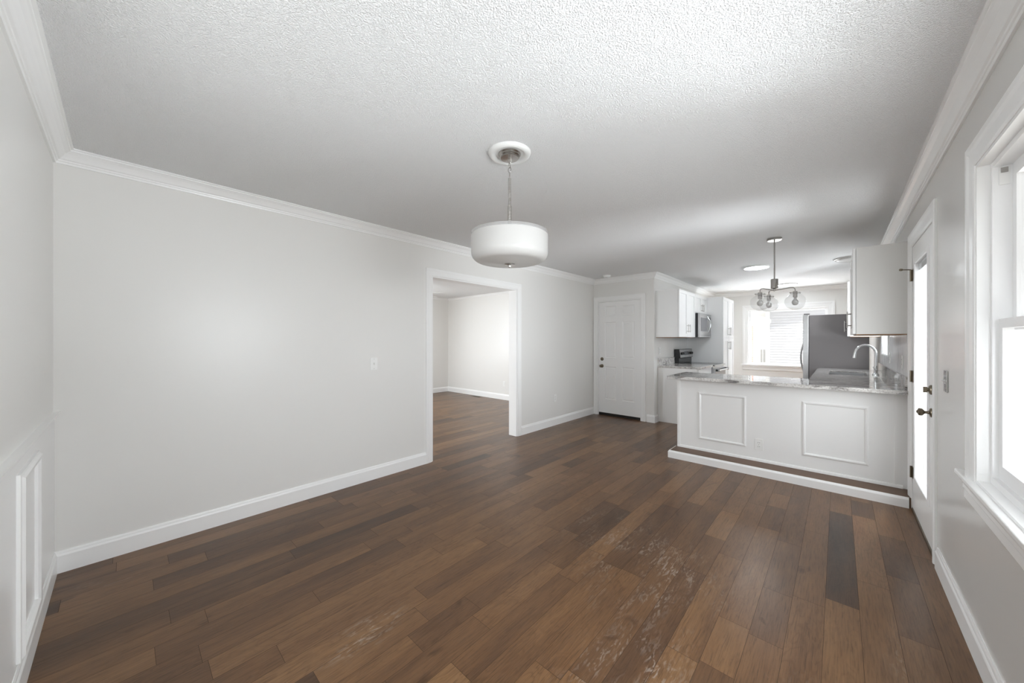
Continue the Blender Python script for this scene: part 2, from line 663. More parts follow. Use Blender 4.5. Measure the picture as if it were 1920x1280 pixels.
        o['_base'] = tuple(o0)
        if parent is not None:
            o.parent = parent
        else:
            o.location = o0
        if bevel:
            md = o.modifiers.new('edge', 'BEVEL')
            md.width = bevel
            md.segments = seg
            md.limit_method = 'ANGLE'
        return o


def tag(o, label, cat, group=None, kind=None):
    o['label'] = label
    o['category'] = cat
    if group:
        o['group'] = group
    if kind:
        o['kind'] = kind
    return o


def thing(name, loc, label, cat, group=None, kind=None):
    o = bpy.data.objects.new(name, None)
    o.empty_display_size = 0.1
    o.location = loc
    o['_base'] = tuple(loc)
    COL.objects.link(o)
    return tag(o, label, cat, group, kind)


def struct(o, label, cat):
    return tag(o, label, cat, None, 'structure')


def slab_with_holes(axis, a, b, u0, u1, v0, v1, holes):
    """A wall between planes a and b of the axis ('x' or 'y'), u along the wall, v up, with rectangular openings."""
    us = sorted({u0, u1, *[h[0] for h in holes], *[h[1] for h in holes]})
    vs = sorted({v0, v1, *[h[2] for h in holes], *[h[3] for h in holes]})
    us = [u for u in us if u0 <= u <= u1]
    vs = [v for v in vs if v0 <= v <= v1]

    def solid(i, j):
        if i < 0 or j < 0 or i >= len(us) - 1 or j >= len(vs) - 1:
            return False
        cu, cv = (us[i] + us[i + 1]) / 2, (vs[j] + vs[j + 1]) / 2
        return not any(h[0] < cu < h[1] and h[2] < cv < h[3] for h in holes)

    def P(c, u, v):
        return (c, u, v) if axis == 'x' else (u, c, v)
    mb = MB()
    for i in range(len(us) - 1):
        for j in range(len(vs) - 1):
            if not solid(i, j):
                continue
            A, B, C, D = us[i], us[i + 1], vs[j], vs[j + 1]
            for c in (a, b):
                mb.add([P(c, A, C), P(c, B, C), P(c, B, D), P(c, A, D)], [(0, 1, 2, 3)])
            for di, dj, e in ((-1, 0, ((A, C), (A, D))), (1, 0, ((B, C), (B, D))), (0, -1, ((A, C), (B, C))), (0, 1, ((A, D), (B, D)))):
                if not solid(i + di, j + dj):
                    (p, q), (r, s) = e
                    mb.add([P(a, p, q), P(b, p, q), P(b, r, s), P(a, r, s)], [(0, 1, 2, 3)])
    return mb


def weld(o, d=0.0004):
    import bmesh
    bm = bmesh.new()
    bm.from_mesh(o.data)
    bmesh.ops.remove_doubles(bm, verts=bm.verts, dist=d)
    bmesh.ops.recalc_face_normals(bm, faces=bm.faces)
    bm.to_mesh(o.data)
    bm.free()
    return o


# ------------------------------------------------------------------ room numbers
XL, XR = -3.33, 0.435        # long left wall, window wall
YE, YD = -0.27, 5.86         # end wall beside the camera, wall of the entry door
XK, YB = -2.22, 9.60         # kitchen's left wall, kitchen's back wall
XV = -7.67                   # far side wall of the living room
ZC = 2.45
T = 0.14

# ------------------------------------------------------------------ floor
fl = MB()
tones = []
PW = 0.127
x = XV
row = 0
while x < XR + 0.02:
    y = YE - random.uniform(0.0, 0.9)
    x1 = min(x + PW, XR + 0.02)
    while y < YB:
        ln_ = random.choice([0.32, 0.45, 0.6, 0.8, 0.95, 1.1, 1.22]) * random.uniform(0.92, 1.08)
        ya, yb = max(y, YE - 0.02), min(y + ln_, YB + 0.02)
        if yb - ya > 0.01:
            g = 0.0007
            fl.add([(x + g, ya + g, 0), (x1 - g, ya + g, 0), (x1 - g, yb - g, 0), (x + g, yb - g, 0)], [(0, 1, 2, 3)])
            tones.append((min(1, max(0, random.gauss(0.5, 0.10) + random.choice([0, 0, 0, 0, 0, 0, 0, -0.18, 0.16]))), random.random() ** 1.6, random.random(), 1))
        y += ln_
    x += PW
    row += 1
nplank = len(tones)
floor = fl.build('floor', M['floor'], loc=(0, 0, 0))
ca = floor.data.color_attributes.new('plank', 'FLOAT_COLOR', 'CORNER')
cols = []
for t_ in tones:
    cols += list(t_) * 4
ca.data.foreach_set('color', cols)
struct(floor, 'brown hand-scraped wood plank floor running through all rooms', 'floor')
sub = MB().box(XV - T, XR + T, YE - T, YB + T, -0.15, -0.0012).build('subfloor', M['seam'], floor)

# ------------------------------------------------------------------ ceiling and walls
struct(MB().box(XV - T, XR + T, YE - T, YB + T, ZC, ZC + 0.16).build('ceiling', M['ceiling']),
       'white knock-down textured ceiling over dining room and kitchen', 'ceiling')
struct(MB().box(XV - T - 0.3, XR + T + 0.3, YE - T - 1.25, YB + T + 0.1, ZC + 0.17, ZC + 0.33).build('roof', M['trim']),
       'unseen white roof slab added above the rooms, its eave blocking the sun', 'roof')  # overhang added to keep direct sun out of the end window
OP = (2.32, 3.737, 2.06)          # cased opening in the left wall: y0, y1, top
WN = (0.60, 2.44, 0.742, 2.083)   # dining window: y0, y1, sill, head
DG = (3.40, 4.25, 2.085)          # glazed door
SW = (6.02, 6.86, 1.16, 2.08)     # window over the sink
KW = (-1.52, -0.15, 0.80, 2.04)   # kitchen window
ED = (-3.240, -2.438, 2.05)       # entry door
LE = (-6.6, -4.6, 0.70, 2.10)      # unseen window added in the living room's end wall
EW = (-1.75, -0.05, 1.0, 2.09)      # unseen window added beside the camera in the end wall
LW = (1.8, 4.0, 0.70, 2.15)     # living room window
struct(weld(slab_with_holes('x', XL, XL - T, YE, YD, 0, ZC, [(OP[0], OP[1], 0, OP[2])]).build('wall_left', M['wall'])),
       'long pale grey wall with a wide cased opening on the left', 'wall')
struct(weld(slab_with_holes('y', YE, YE - T, XV - T, XR + T, 0, ZC, [(EW[0], EW[1], EW[2], EW[3]), (LE[0], LE[1], LE[2], LE[3])]).build('wall_end', M['wall'])),
       'pale grey end wall with chair rail at far left of the view', 'wall')
struct(weld(slab_with_holes('x', XR, XR + T, YE, YB, 0, ZC,
                            [(WN[0], WN[1], WN[2], WN[3]), (DG[0], DG[1], 0, DG[2]), (SW[0], SW[1], SW[2], SW[3])]).build('wall_right', M['wallr'])),
       'grey wall on the right holding window and glazed door', 'wall')
struct(weld(slab_with_holes('y', YD, YD + T, XV - T, XK - T, 0, ZC, [(ED[0], ED[1], 0, ED[2])]).build('wall_front', M['wall'])),
       'grey wall holding the six-panel door and closing the living room', 'wall')
struct(weld(slab_with_holes('x', XK, XK - T, YD, YB + T, 0, ZC, []).build('wall_kitchen', M['wall'])),
       'kitchen wall behind microwave, range and pantry', 'wall')
struct(weld(slab_with_holes('y', YB, YB + T, XK, XR + T, 0, ZC, [(KW[0], KW[1], KW[2], KW[3])]).build('wall_back', M['wall'])),
       'back wall of the kitchen around the bright window', 'wall')
struct(weld(slab_with_holes('x', XV, XV - T, YE, YD, 0, ZC, [(LW[0], LW[1], LW[2], LW[3])]).build('wall_living', M['wall'])),
       'grey side wall at the far left end of the living room', 'wall')

# ------------------------------------------------------------------ crown, baseboards, chair rail
CROWN = [(0, 0), (0, -0.083), (0.010, -0.083), (0.013, -0.072), (0.018, -0.070), (0.020, -0.062), (0.028, -0.058), (0.036, -0.046),
         (0.048, -0.030), (0.062, -0.019), (0.068, -0.016), (0.069, -0.009), (0.080, -0.007), (0.080, 0)]
BASE = [(0, 0), (0.016, 0), (0.016, 0.098), (0.0135, 0.104), (0.011, 0.108), (0.009, 0.118), (0.006, 0.125), (0, 0.125)]
CS = [(0, 0), (0, -0.045), (0.008, -0.045), (0.03, -0.012), (0.045, -0.008), (0.045, 0)]
tr = [
    ('trim_1', [((XL, YE), (XL, YD), (1, 0), 1, 1)], 'white crown moulding along the top of the long left wall'),
    ('trim_2', [((XL, YE), (XR, YE), (0, 1), 1, 1)], 'white crown moulding along the top of the end wall, upper left'),
    ('trim_3', [((XR, YE), (XR, YB), (-1, 0), 1, 1)], 'white crown moulding along the top of the window wall'),
    ('trim_4', [((XL, YD), (XK, YD), (0, -1), 1, -1)], 'short white crown moulding above the six-panel door'),
    ('trim_5', [((XK, YD), (XK, YB), (1, 0), -1, 1)], 'white crown moulding above the microwave and pantry'),
    ('trim_6', [((XK, YB), (XR, YB), (0, -1), 1, 1)], 'white crown moulding above the kitchen window'),
]
for nm, runs, lab in tr:
    mb = MB()
    for (p0, p1, nr, m0, m1) in runs:
        mb.run((*p0, 0), (*p1, 0), (*nr, 0), CROWN, ZC, m0, m1)
    struct(mb.build(nm, M['trim']), lab, 'crown moulding')
mb = MB().run((XV, YD, 0), (XL - T, YD, 0), (0, -1, 0), CS, ZC, 1, 0)
struct(mb.build('trim_7', M['trim']), 'thin crown moulding at the back of the living room', 'crown moulding')
mb = MB().run((XV, YE, 0), (XV, YD, 0), (1, 0, 0), CS, ZC, 0, 1)
struct(mb.build('trim_8', M['trim']), 'thin crown moulding on the living room side wall', 'crown moulding')

bb = [
    ('baseboard_left', ((XL, YE), (XL, 2.243), (1, 0), 1, 0), 'long white baseboard under the wall left of the opening'),
    ('baseboard_left.001', ((XL, 3.826), (XL, YD), (1, 0), 0, 1), 'white baseboard between the opening and the six-panel door'),
    ('baseboard_end', ((XL, YE), (XR, YE), (0, 1), 1, 1), 'white baseboard below the panelled end wall, lower left'),
    ('baseboard_right', ((XR, YE), (XR, 3.24), (-1, 0), 1, 0), 'white baseboard under the window at lower right'),
    ('baseboard_living', ((XV, YD), (XL - T, YD), (0, -1), 1, 0), 'white baseboard along the bright back wall of the living room'),
    ('baseboard_living.001', ((XV, YE), (XV, YD), (1, 0), 0, 1), 'white baseboard on the living room side wall, left in the opening'),
]
for nm, (p0, p1, nr, m0, m1), lab in bb:
    mb = MB().run((*p0, 0), (*p1, 0), (*nr, 0), BASE, 0.0, m0, m1)
    struct(mb.build(nm, M['trim']), lab, 'baseboard')
mb = MB().run((-2.338, YD, 0), (XK, YD, 0), (0, -1, 0), BASE, 0, 0, -1)
mb.run((XK, YD, 0), (XK, 6.02, 0), (1, 0, 0), BASE, 0, -1, 0)
struct(mb.build('baseboard_front', M['trim']), 'short white baseboard wrapping the wall corner by the six-panel door', 'baseboard')

RAIL = [(0, -0.045), (0.008, -0.045), (0.010, -0.032), (0.016, -0.026), (0.019, -0.012), (0.026, -0.008), (0.026, 0), (0, 0)]
struct(MB().run((XL, YE, 0), (XR, YE, 0), (0, 1, 0), RAIL, 0.935, 0, 0).build('trim_9', M['trim']),
       'white chair rail across the end wall at far left', 'chair rail')
struct(MB().box(XL + 0.002, XR - 0.002, YE, YE + 0.004, 0.12, 0.895).build('trim_10', M['trim']),
       'white painted lower field of the end wall below the chair rail', 'wainscot')
PFR = [(0, 0), (0, 0.010), (0.010, 0.018), (0.026, 0.020), (0.034, 0.012), (0.042, 0.010), (0.042, 0)]
struct(MB().frame((0, YE + 0.004, 0), (1, 0, 0), (0, 0, 1), (0, 1, 0), -2.65, -2.285, 0.185, 0.80, PFR).build('trim_11', M['trim']),
       'white rectangular moulding frame on the end wall under the chair rail', 'panel moulding')

# ------------------------------------------------------------------ cased opening
CAS = [(0.005, 0), (0.005, 0.010), (0.018, 0.013), (0.050, 0.015), (0.062, 0.019), (0.078, 0.019), (0.082, 0.012), (0.082, 0)]
mb = MB().frame((XL, 0, 0), (0, 1, 0), (0, 0, 1), (1, 0, 0), OP[0], OP[1], 0, OP[2], CAS, 3)
mb.frame((XL - T, 0, 0), (0, 1, 0), (0, 0, 1), (-1, 0, 0), OP[0], OP[1], 0, OP[2], CAS, 3)
lin_ = [(0.0, 0.0), (0.0, -T), (-0.012, -T), (-0.012, 0.0)]
mb.frame((XL, 0, 0), (0, 1, 0), (0, 0, 1), (1, 0, 0), OP[0], OP[1], 0, OP[2], lin_, 3)
struct(mb.build('trim_12', M['trim']), 'white casing around the wide opening to the living room', 'door casing')

# ------------------------------------------------------------------ entry door (six panels)
def six_panel(mb, x0, x1, yf, z0, z1, th):
    """Slab with six raised panels on its -y face."""
    W, H = x1 - x0, z1 - z0
    sx = [0.115, 0.115 + 0.5 * (W - 0.345), 0, 0]
    pw = (W - 0.115 * 2 - 0.115) / 2
    cols_ = [(x0 + 0.115, x0 + 0.115 + pw), (x1 - 0.115 - pw, x1 - 0.115)]
    rows = [(0.245, 0.83), (0.99, 1.63), (1.735, 1.915)]
    holes = [(c[0], c[1], z0 + r[0], z0 + r[1]) for c in cols_ for r in rows]
    s = slab_with_holes('y', yf, yf + 0.012, x0, x1, z0, z1, holes)
    mb.add(s.v, s.f)
    mb.box(x0, x1, yf + 0.012, yf + th, z0, z1)
    for (a, b, c, d) in holes:
        # sloping reveal, then a raised field
        k = 0.012
        e = 0.03
        o = [(a, yf, c), (b, yf, c), (b, yf, d), (a, yf, d)]
        i1 = [(a + k, yf + 0.009, c + k), (b - k, yf + 0.009, c + k), (b - k, yf + 0.009, d - k), (a + k, yf + 0.009, d - k)]
        i2 = [(a + e, yf + 0.003, c + e), (b - e, yf + 0.003, c + e), (b - e, yf + 0.003, d - e), (a + e, yf + 0.003, d - e)]
        v = o + i1 + i2
        f = [(q, (q + 1) % 4, 4 + (q + 1) % 4, 4 + q) for q in range(4)]
        f += [(4 + q, 4 + (q + 1) % 4, 8 + (q + 1) % 4, 8 + q) for q in range(4)] + [(8, 9, 10, 11)]
        mb.add(v, f)


d1 = thing('door_1', (-2.84, YD + 0.03, 0), 'white six-panel entry door at the far end of the long wall', 'door', kind='structure')
mb = MB()
six_panel(mb, ED[0] + 0.012, ED[1] - 0.012, YD + 0.026, 0.045, ED[2] - 0.014, 0.044)
weld(mb.build('door_panel', M['trim'], d1))
MB().box(ED[0] + 0.012, ED[1] - 0.012, YD + 0.020, YD + 0.07, 0.002, 0.045).build('door_sweep', M['darkrubber'], d1)
mb = MB().frame((0, YD, 0), (1, 0, 0), (0, 0, 1), (0, -1, 0), ED[0], ED[1], 0, ED[2], CAS, 3)
mb.frame((0, YD, 0), (1, 0, 0), (0, 0, 1), (0, -1, 0), ED[0], ED[1], 0, ED[2], [(0, 0), (0, -T), (-0.010, -T), (-0.010, 0)], 3)
mb.build('door_casing', M['trim'], d1)


def knob_x(mb, c, ax, s=1.0):
    prof = [(0.031, 0), (0.031, 0.004), (0.026, 0.009), (0.012, 0.012), (0.0095, 0.018), (0.0095, 0.030), (0.014, 0.034), (0.024, 0.042),
            (0.0265, 0.052), (0.022, 0.060), (0.010, 0.064), (0.008, 0.068), (0.0, 0.069)]
    mb.lathe(c, [(r * s, h * s) for r, h in prof], 24, ax)


mb = MB()
knob_x(mb, (-3.168, YD + 0.026, 0.885), '-y')
mb.build('door_knob', M['bronze'], d1)
mb = MB().lathe((-3.168, YD + 0.026, 1.01), [(0.031, 0), (0.031, 0.005), (0.024, 0.012), (0.014, 0.014), (0.013, 0.02), (0, 0.021)], 24, '-y')
mb.build('deadbolt', M['bronze'], d1)

# ------------------------------------------------------------------ glazed door in the right wall
d2 = thing('door_2', (XR, 3.82, 0), 'white glazed door with knob and deadbolt in the right wall', 'door', kind='structure')
gx, gy0, gy1, gz0, gz1 = XR + 0.001, DG[0] + 0.014, DG[1] - 0.012, 0.018, DG[2] - 0.012
hy0, hy1, hz0, hz1 = 3.545, 4.105, 0.285, 1.945
s = slab_with_holes('x', gx, gx + 0.044, gy0, gy1, gz0, gz1, [(hy0, hy1, hz0, hz1)])
weld(s.build('door_panel', M['trim'], d2))
GLF = [(0.018, 0), (0.018, 0.004), (0.008, 0.009), (-0.012, 0.009), (-0.016, 0.004), (-0.016, -0.02), (0.0, -0.02), (0.0, 0)]
MB().frame((gx, 0, 0), (0, 1, 0), (0, 0, 1), (-1, 0, 0), hy0, hy1, hz0, hz1, GLF).build('glazing_frame', M['vinyl'], d2)
MB().box(gx + 0.010, gx + 0.013, hy0, hy1, hz0, hz1).build('pane', M['glass'], d2)
mb = MB()
for i in range(22):
    z = hz1 - 0.004 - i * 0.003
    mb.box(gx + 0.016, gx + 0.030, hy0, hy1, z - 0.0022, z)
mb.build('blind', M['blind'], d2)
MB().box(gx - 0.006, gx + 0.002, hy0 + 0.004, hy0 + 0.022, 1.70, 1.84).build('blind_slider', M['plate'], d2, 0.002)
mb = MB()
knob_x(mb, (gx, gy0 + 0.05, 0.885), '-x', 0.95)
mb.build('door_knob', M['bronze'], d2)
mb = MB().lathe((gx, gy0 + 0.05, 1.03), [(0.031, 0), (0.031, 0.005), (0.024, 0.012), (0.012, 0.014), (0.011, 0.02), (0, 0.021)], 24, '-x')
mb.box(gx - 0.036, gx - 0.018, gy0 + 0.045, gy0 + 0.055, 1.012, 1.048)
mb.build('deadbolt', M['bronze'], d2)
for z in (0.30, 1.06, 1.86):
    mb = MB().bar((XR - 0.008, 4.243, z - 0.045), (XR - 0.008, 4.243, z + 0.045), 0.0075, n=12)
    mb.box(XR - 0.003, XR, 4.205, 4.243, z - 0.045, z + 0.045)
    h = mb.build('hinge', M['bronze'], d2)
    if z > 1.5:
        mb = MB().bar((XR - 0.008, 4.243, z + 0.047), (XR - 0.062, 4.200, z + 0.047), 0.004, n=10)
        mb.bar((XR - 0.062, 4.200, z + 0.047), (XR - 0.072, 4.192, z + 0.047), 0.009, n=12)
        mb.build('door_stop', M['bronze'], h)
CAR = [(0.004, 0), (0.004, 0.003), (0.020, 0.008), (0.060, 0.011), (0.085, 0.016), (0.105, 0.016), (0.110, 0.010), (0.110, 0)]
mb = MB().frame((XR, 0, 0), (0, 1, 0), (0, 0, 1), (-1, 0, 0), DG[0], DG[1], 0, DG[2], CAR, 3)
mb.frame((XR, 0, 0), (0, 1, 0), (0, 0, 1), (-1, 0, 0), DG[0], DG[1], 0, DG[2], [(0, -0.002), (0, -T), (-0.010, -T), (-0.010, -0.002)], 3)
mb.build('door_casing', M['trim'], d2)
MB().box(XR - 0.005, XR + T, DG[0] + 0.011, DG[1] - 0.011, 0.0005, 0.016).build('threshold', M['bronze'], d2)

# ------------------------------------------------------------------ dining window (double hung)
w1 = thing('window_1', (XR, 1.5, WN[2]), 'white double-hung window at the right edge above its deep sill', 'window', kind='structure')
mb = MB().frame((XR, 0, 0), (0, 1, 0), (0, 0, 1), (-1, 0, 0), WN[0], WN[1], WN[2] + 0.0, WN[3],
                [(0, 0), (0, 0.010), (0.012, 0.013), (0.06, 0.014), (0.075, 0.019), (0.098, 0.019), (0.103, 0.012), (0.103, 0)], 3)
mb.build('window_casing', M['trim'], w1)
mb = MB().frame((XR, 0, 0), (0, 1, 0), (0, 0, 1), (-1, 0, 0), WN[0], WN[1], WN[2], WN[3], [(0, 0.006), (0, -T), (-0.012, -T), (-0.012, 0.006)], 4)
mb.build('window_jamb', M['trim'], w1)
sl = MB().box(XR - 0.032, XR + 0.03, WN[0] - 0.20, WN[1] + 0.215, WN[2] - 0.022, WN[2])
sl.build('window_sill', M['trim'], w1, 0.006, seg=3)
APR = [(0, 0), (0.006, 0), (0.010, 0.008), (0.014, 0.014), (0.014, 0.050), (0.018, 0.058), (0.018, 0.076), (0.022, 0.084), (0.026, 0.098), (0, 0.098)]
mb = MB().run((XR, WN[0] - 0.13, 0), (XR, WN[1] + 0.14, 0), (-1, 0, 0), APR, WN[2] - 0.12)
mb.build('window_apron', M['trim'], w1)
ymid = (WN[0] + WN[1]) / 2
for (a, b) in ((ymid + 0.02, WN[1] - 0.012), (WN[0] + 0.012, ymid - 0.02)):
    fb = slab_with_holes('x', XR + 0.030, XR + 0.115, a, b, WN[2] + 0.012, WN[3] - 0.012, [(a + 0.022, b - 0.022, WN[2] + 0.04, WN[3] - 0.034)])
    fr = weld(fb.build('window_frame', M['vinyl'], w1))
    zm = 1.405
    lo = slab_with_holes('x', XR + 0.046, XR + 0.074, a + 0.022, b - 0.022, WN[2] + 0.04, zm + 0.025,
                         [(a + 0.066, b - 0.066, WN[2] + 0.098, zm - 0.012)])
    sh = weld(lo.build('window_sash', M['vinyl'], w1))
    MB().box(XR + 0.058, XR + 0.062, a + 0.066, b - 0.066, WN[2] + 0.098, zm - 0.012).build('pane', M['glass'], sh)
    up = slab_with_holes('x', XR + 0.080, XR + 0.106, a + 0.022, b - 0.022, zm - 0.02, WN[3] - 0.034,
                         [(a + 0.062, b - 0.062, zm + 0.022, WN[3] - 0.085)])
    sh = weld(up.build('window_sash', M['vinyl'], w1))
    MB().box(XR + 0.091, XR + 0.095, a + 0.062, b - 0.062, zm + 0.022, WN[3] - 0.085).build('pane', M['glass'], sh)
    mb = MB().box(XR + 0.046, XR + 0.074, b - 0.026, b - 0.0225, WN[3] - 0.11, WN[3] - 0.036)
    mb.build('balance_cover', M['plate'], w1)
    MB().box(XR + 0.050, XR + 0.068, b - 0.029, b - 0.0262, WN[3] - 0.062, WN[3] - 0.042).build('balance_clip', M['nickel'], w1)
MB().box(XR + 0.020, XR + T - 0.012, ymid - 0.02, ymid + 0.02, WN[2], WN[3] - 0.012).build('window_mullion', M['trim'], w1)

# ------------------------------------------------------------------ kitchen window, sink window, living room window
def picture_window(name, axis, c0, sgn, h, label, mullion=False, sill=True):
    """axis plane c0, the room on the sgn side."""
    w_ = thing(name, (c0, (h[0] + h[1]) / 2, h[2]) if axis == 'x' else ((h[0] + h[1]) / 2, c0, h[2]), label, 'window', kind='structure')
    U = (0, 1, 0) if axis == 'x' else (1, 0, 0)
    Wv = (sgn, 0, 0) if axis == 'x' else (0, sgn, 0)
    org = (c0, 0, 0) if axis == 'x' else (0, c0, 0)
    mb_ = MB().frame(org, U, (0, 0, 1), Wv, h[0], h[1], h[2], h[3], [(0.004, 0), (0.004, 0.010), (0.05, 0.013), (0.075, 0.018), (0.10, 0.018), (0.10, 0)], 3)
    mb_.build('window_casing', M['trim'], w_)
    mb_ = MB().frame(org, U, (0, 0, 1), Wv, h[0], h[1], h[2], h[3], [(0, 0.0), (0, -T), (-0.012, -T), (-0.012, 0.0)], 4)
    mb_.build('window_jamb', M['trim'], w_)
    a, b = c0 - sgn * 0.07, c0 - sgn * 0.12
    f = slab_with_holes(axis, a, b, h[0] + 0.012, h[1] - 0.012, h[2] + 0.012, h[3] - 0.012, [(h[0] + 0.05, h[1] - 0.05, h[2] + 0.05, h[3] - 0.05)])
    fr_ = weld(f.build('window_frame', M['vinyl'], w_))
    g = c0 - sgn * 0.095
    if axis == 'x':
        MB().box(g - 0.002, g + 0.002, h[0] + 0.05, h[1] - 0.05, h[2] + 0.05, h[3] - 0.05).build('pane', M['glass'], fr_)
    else:
        MB().box(h[0] + 0.05, h[1] - 0.05, g - 0.002, g + 0.002, h[2] + 0.05, h[3] - 0.05).build('pane', M['glass'], fr_)
    if sill:
        lo_, hi_ = h[0] - 0.13, h[1] + 0.13
        q0, q1 = c0 + sgn * 0.04, c0 - sgn * 0.07
        sb = MB()
        if axis == 'x':
            sb.box(c0, q1, h[0] + 0.013, h[1] - 0.013, h[2] + 0.0121, h[2] + 0.014)
            sb.box(q0, c0, lo_, hi_, h[2] - 0.02, h[2] + 0.014)
        else:
            sb.box(h[0] + 0.013, h[1] - 0.013, c0, q1, h[2] + 0.0121, h[2] + 0.014)
            sb.box(lo_, hi_, q0, c0, h[2] - 0.02, h[2] + 0.014)
        sb.build('window_sill', M['trim'], w_)
        p0, p1 = ((c0, h[0] - 0.1, 0), (c0, h[1] + 0.1, 0)) if axis == 'x' else ((h[0] - 0.1, c0, 0), (h[1] + 0.1, c0, 0))
        MB().run(p0, p1, Wv, APR, h[2] - 0.12).build('window_apron', M['trim'], w_)
    return w_


picture_window('window_2', 'y', YB, -1, KW, 'bright white-framed window in the back wall of the kitchen')
picture_window('window_3', 'x', XR, -1, SW, 'window over the sink, half hidden behind the upper cabinet', sill=False)
picture_window('window_4', 'x', XV, 1, LW, 'window in the living room side wall')
picture_window('added_window_5', 'y', YE, 1, EW, 'unseen added window in the end wall beside the camera', sill=False)  # added so fill light reaches surfaces facing the camera
picture_window('added_window_6', 'y', YE, 1, LE, 'unseen added window in the end wall of the living room', sill=False)  # added to light the living room and the surfaces past the opening


# ------------------------------------------------------------------ switches and outlets
def plate(name, c, n, label, cat, kind='outlet', group=None, mat='plate'):
    """Wall plate centred at c, facing n (axis unit vector)."""
    n = Vector(n)
    U = Vector((0, 0, 1)).cross(n)
    root = thing(name, tuple(Vector(c) - Vector((0, 0, 0.058))), label, cat, group or ('wall outlets' if cat == 'outlet' else 'wall switches'))

    def slab(mb, du0, du1, dz0, dz1, t0, t1):
        cc = Vector(c)
        vs = []
        for t in (t0, t1):
            for (u, z) in ((du0, dz0), (du1, dz0), (du1, dz1), (du0, dz1)):
                vs.append(cc + U * u + Vector((0, 0, z)) + n * t)
        mb.add(vs, [(3, 2, 1, 0), (4, 5, 6, 7), (0, 1, 5, 4), (1, 2, 6, 5), (2, 3, 7, 6), (3, 0, 4, 7)])
        return mb
    slab(MB(), -0.036, 0.036, -0.059, 0.059, 0.0002, 0.006).build('cover_plate', M[mat], root, 0.0025)
    if kind == 'outlet':
        for dz in (0.020, -0.020):
            r_ = slab(MB(), -0.0165, 0.0165, dz - 0.014, dz + 0.014, 0.0055, 0.0085).build('receptacle', M['plate'], root, 0.002)
            sl_ = MB()
            slab(sl_, -0.008, -0.0055, dz - 0.004, dz + 0.006, 0.0084, 0.0090)
            slab(sl_, 0.0055, 0.008, dz - 0.004, dz + 0.006, 0.0084, 0.0090)
            sl_.build('slot', M['slot'], r_)
    elif kind == 'toggle':
        slab(MB(), -0.0055, 0.0055, -0.013, 0.013, 0.0055, 0.0075).build('toggle_slot', M['cabgrey'], root)
        cc = Vector(c)
        MB().bar(cc + n * 0.006, cc + n * 0.020 + Vector((0, 0, 0.009)), 0.0045, 0.0035, 10).build('toggle', M['plate'], root)
    elif kind == 'rocker':
        slab(MB(), -0.0165, 0.0165, -0.033, 0.033, 0.0055, 0.0095).build('rocker', M['plate'], root, 0.002)
    for dz in ((0.046, -0.046) if kind != 'outlet' else (0.0,)):
        cc = Vector(c) + Vector((0, 0, dz))
        MB().bar(cc + n * 0.005, cc + n * 0.0072, 0.0028, n=10).build('screw', M['nickel'], root)
    return root


plate('light_switch', (XL, 1.648, 1.118), (1, 0, 0), 'white toggle switch on the long wall left of the opening', 'light switch', 'toggle')
plate('power_outlet', (XL, 4.65, 0.43), (1, 0, 0), 'white outlet low on the wall right of the opening', 'outlet')
plate('power_outlet.001', (-5.60, YD, 0.36), (0, -1, 0), 'white outlet low on the bright living room wall', 'outlet')
plate('power_outlet.002', (XK, 6.10, 1.17), (1, 0, 0), 'white outlet above the range-side counter backsplash', 'outlet')
plate('light_switch.001', (XR, 3.03, 1.12), (-1, 0, 0), 'shiny switch plate on the right wall between glazed door and window', 'light switch', 'toggle', mat='brightplate')

# ------------------------------------------------------------------ pendant over the dining room
PX, PY = -1.433, 1.544
md = MB().lathe((PX, PY, ZC), [(0.060, 0.0), (0.064, -0.006), (0.082, -0.007), (0.088, -0.014), (0.100, -0.020), (0.114, -0.018), (0.122, -0.010), (0.126, 0.0)], 48)
tag(md.build('ceiling_medallion', M['medal']), 'round white ceiling medallion around the drum pendant canopy', 'medallion')
pd = thing('pendant_light', (PX, PY, 1.77), 'white glass drum pendant hanging from a nickel rod in the dining room', 'pendant light')
MB().lathe((PX, PY, ZC), [(0.066, -0.0005), (0.066, -0.010), (0.060, -0.014), (0.060, -0.022), (0.052, -0.026), (0.052, -0.033), (0.0, -0.036)], 40).build('canopy', M['nickel'], pd)
mb = MB()
for k, (zc, ang) in enumerate(((2.405, 0.3), (2.378, 1.87), (2.350, 0.3))):
    ring = []
    for i in range(17):
        a = 2 * pi * i / 16
        ring.append((PX + cos(ang) * 0.009 * cos(a), PY + sin(ang) * 0.009 * cos(a), zc + 0.017 * sin(a)))
    mb.tube(ring, 0.0022, 8)
mb.build('chain', M['nickel'], pd)
mb = MB().bar((PX, PY, 2.335), (PX, PY, 2.29), 0.0035, n=12)
mb.bar((PX, PY, 2.30), (PX, PY, 2.125), 0.0080)
mb.bar((PX, PY, 2.135), (PX, PY, 1.83), 0.0112)
mb.build('stem', M['nickel'], pd)
R0 = 0.226
prof = [(R0 - 0.004, 1.958), (R0, 1.956), (R0, 1.858)]
for i in range(1, 9):
    a = pi / 2 * i / 8
    prof.append((R0 - 0.055 + 0.055 * cos(a), 1.858 - 0.052 * sin(a)))
prof += [(0.10, 1.797), (0.025, 1.794)]
outer = list(prof)
inner = [(max(0.02, r - 0.005), z + 0.005) for r, z in reversed(prof[1:])]
MB().lathe((PX, PY, 0), outer + inner + [outer[0]], 64, caps=False).build('shade', M['shade'], pd)
MB().lathe((PX, PY, 0), [(R0, 1.957), (R0 + 0.001, 1.974), (R0 - 0.003, 1.974), (R0 - 0.004, 1.957)], 64, caps=False).build('glass_lip', M['clearlip'], pd)
mb = MB().lathe((PX, PY, 0), [(0.0, 1.800), (0.030, 1.795), (0.031, 1.790), (0.009, 1.787), (0.009, 1.776), (0.006, 1.772), (0.0, 1.771)], 24)
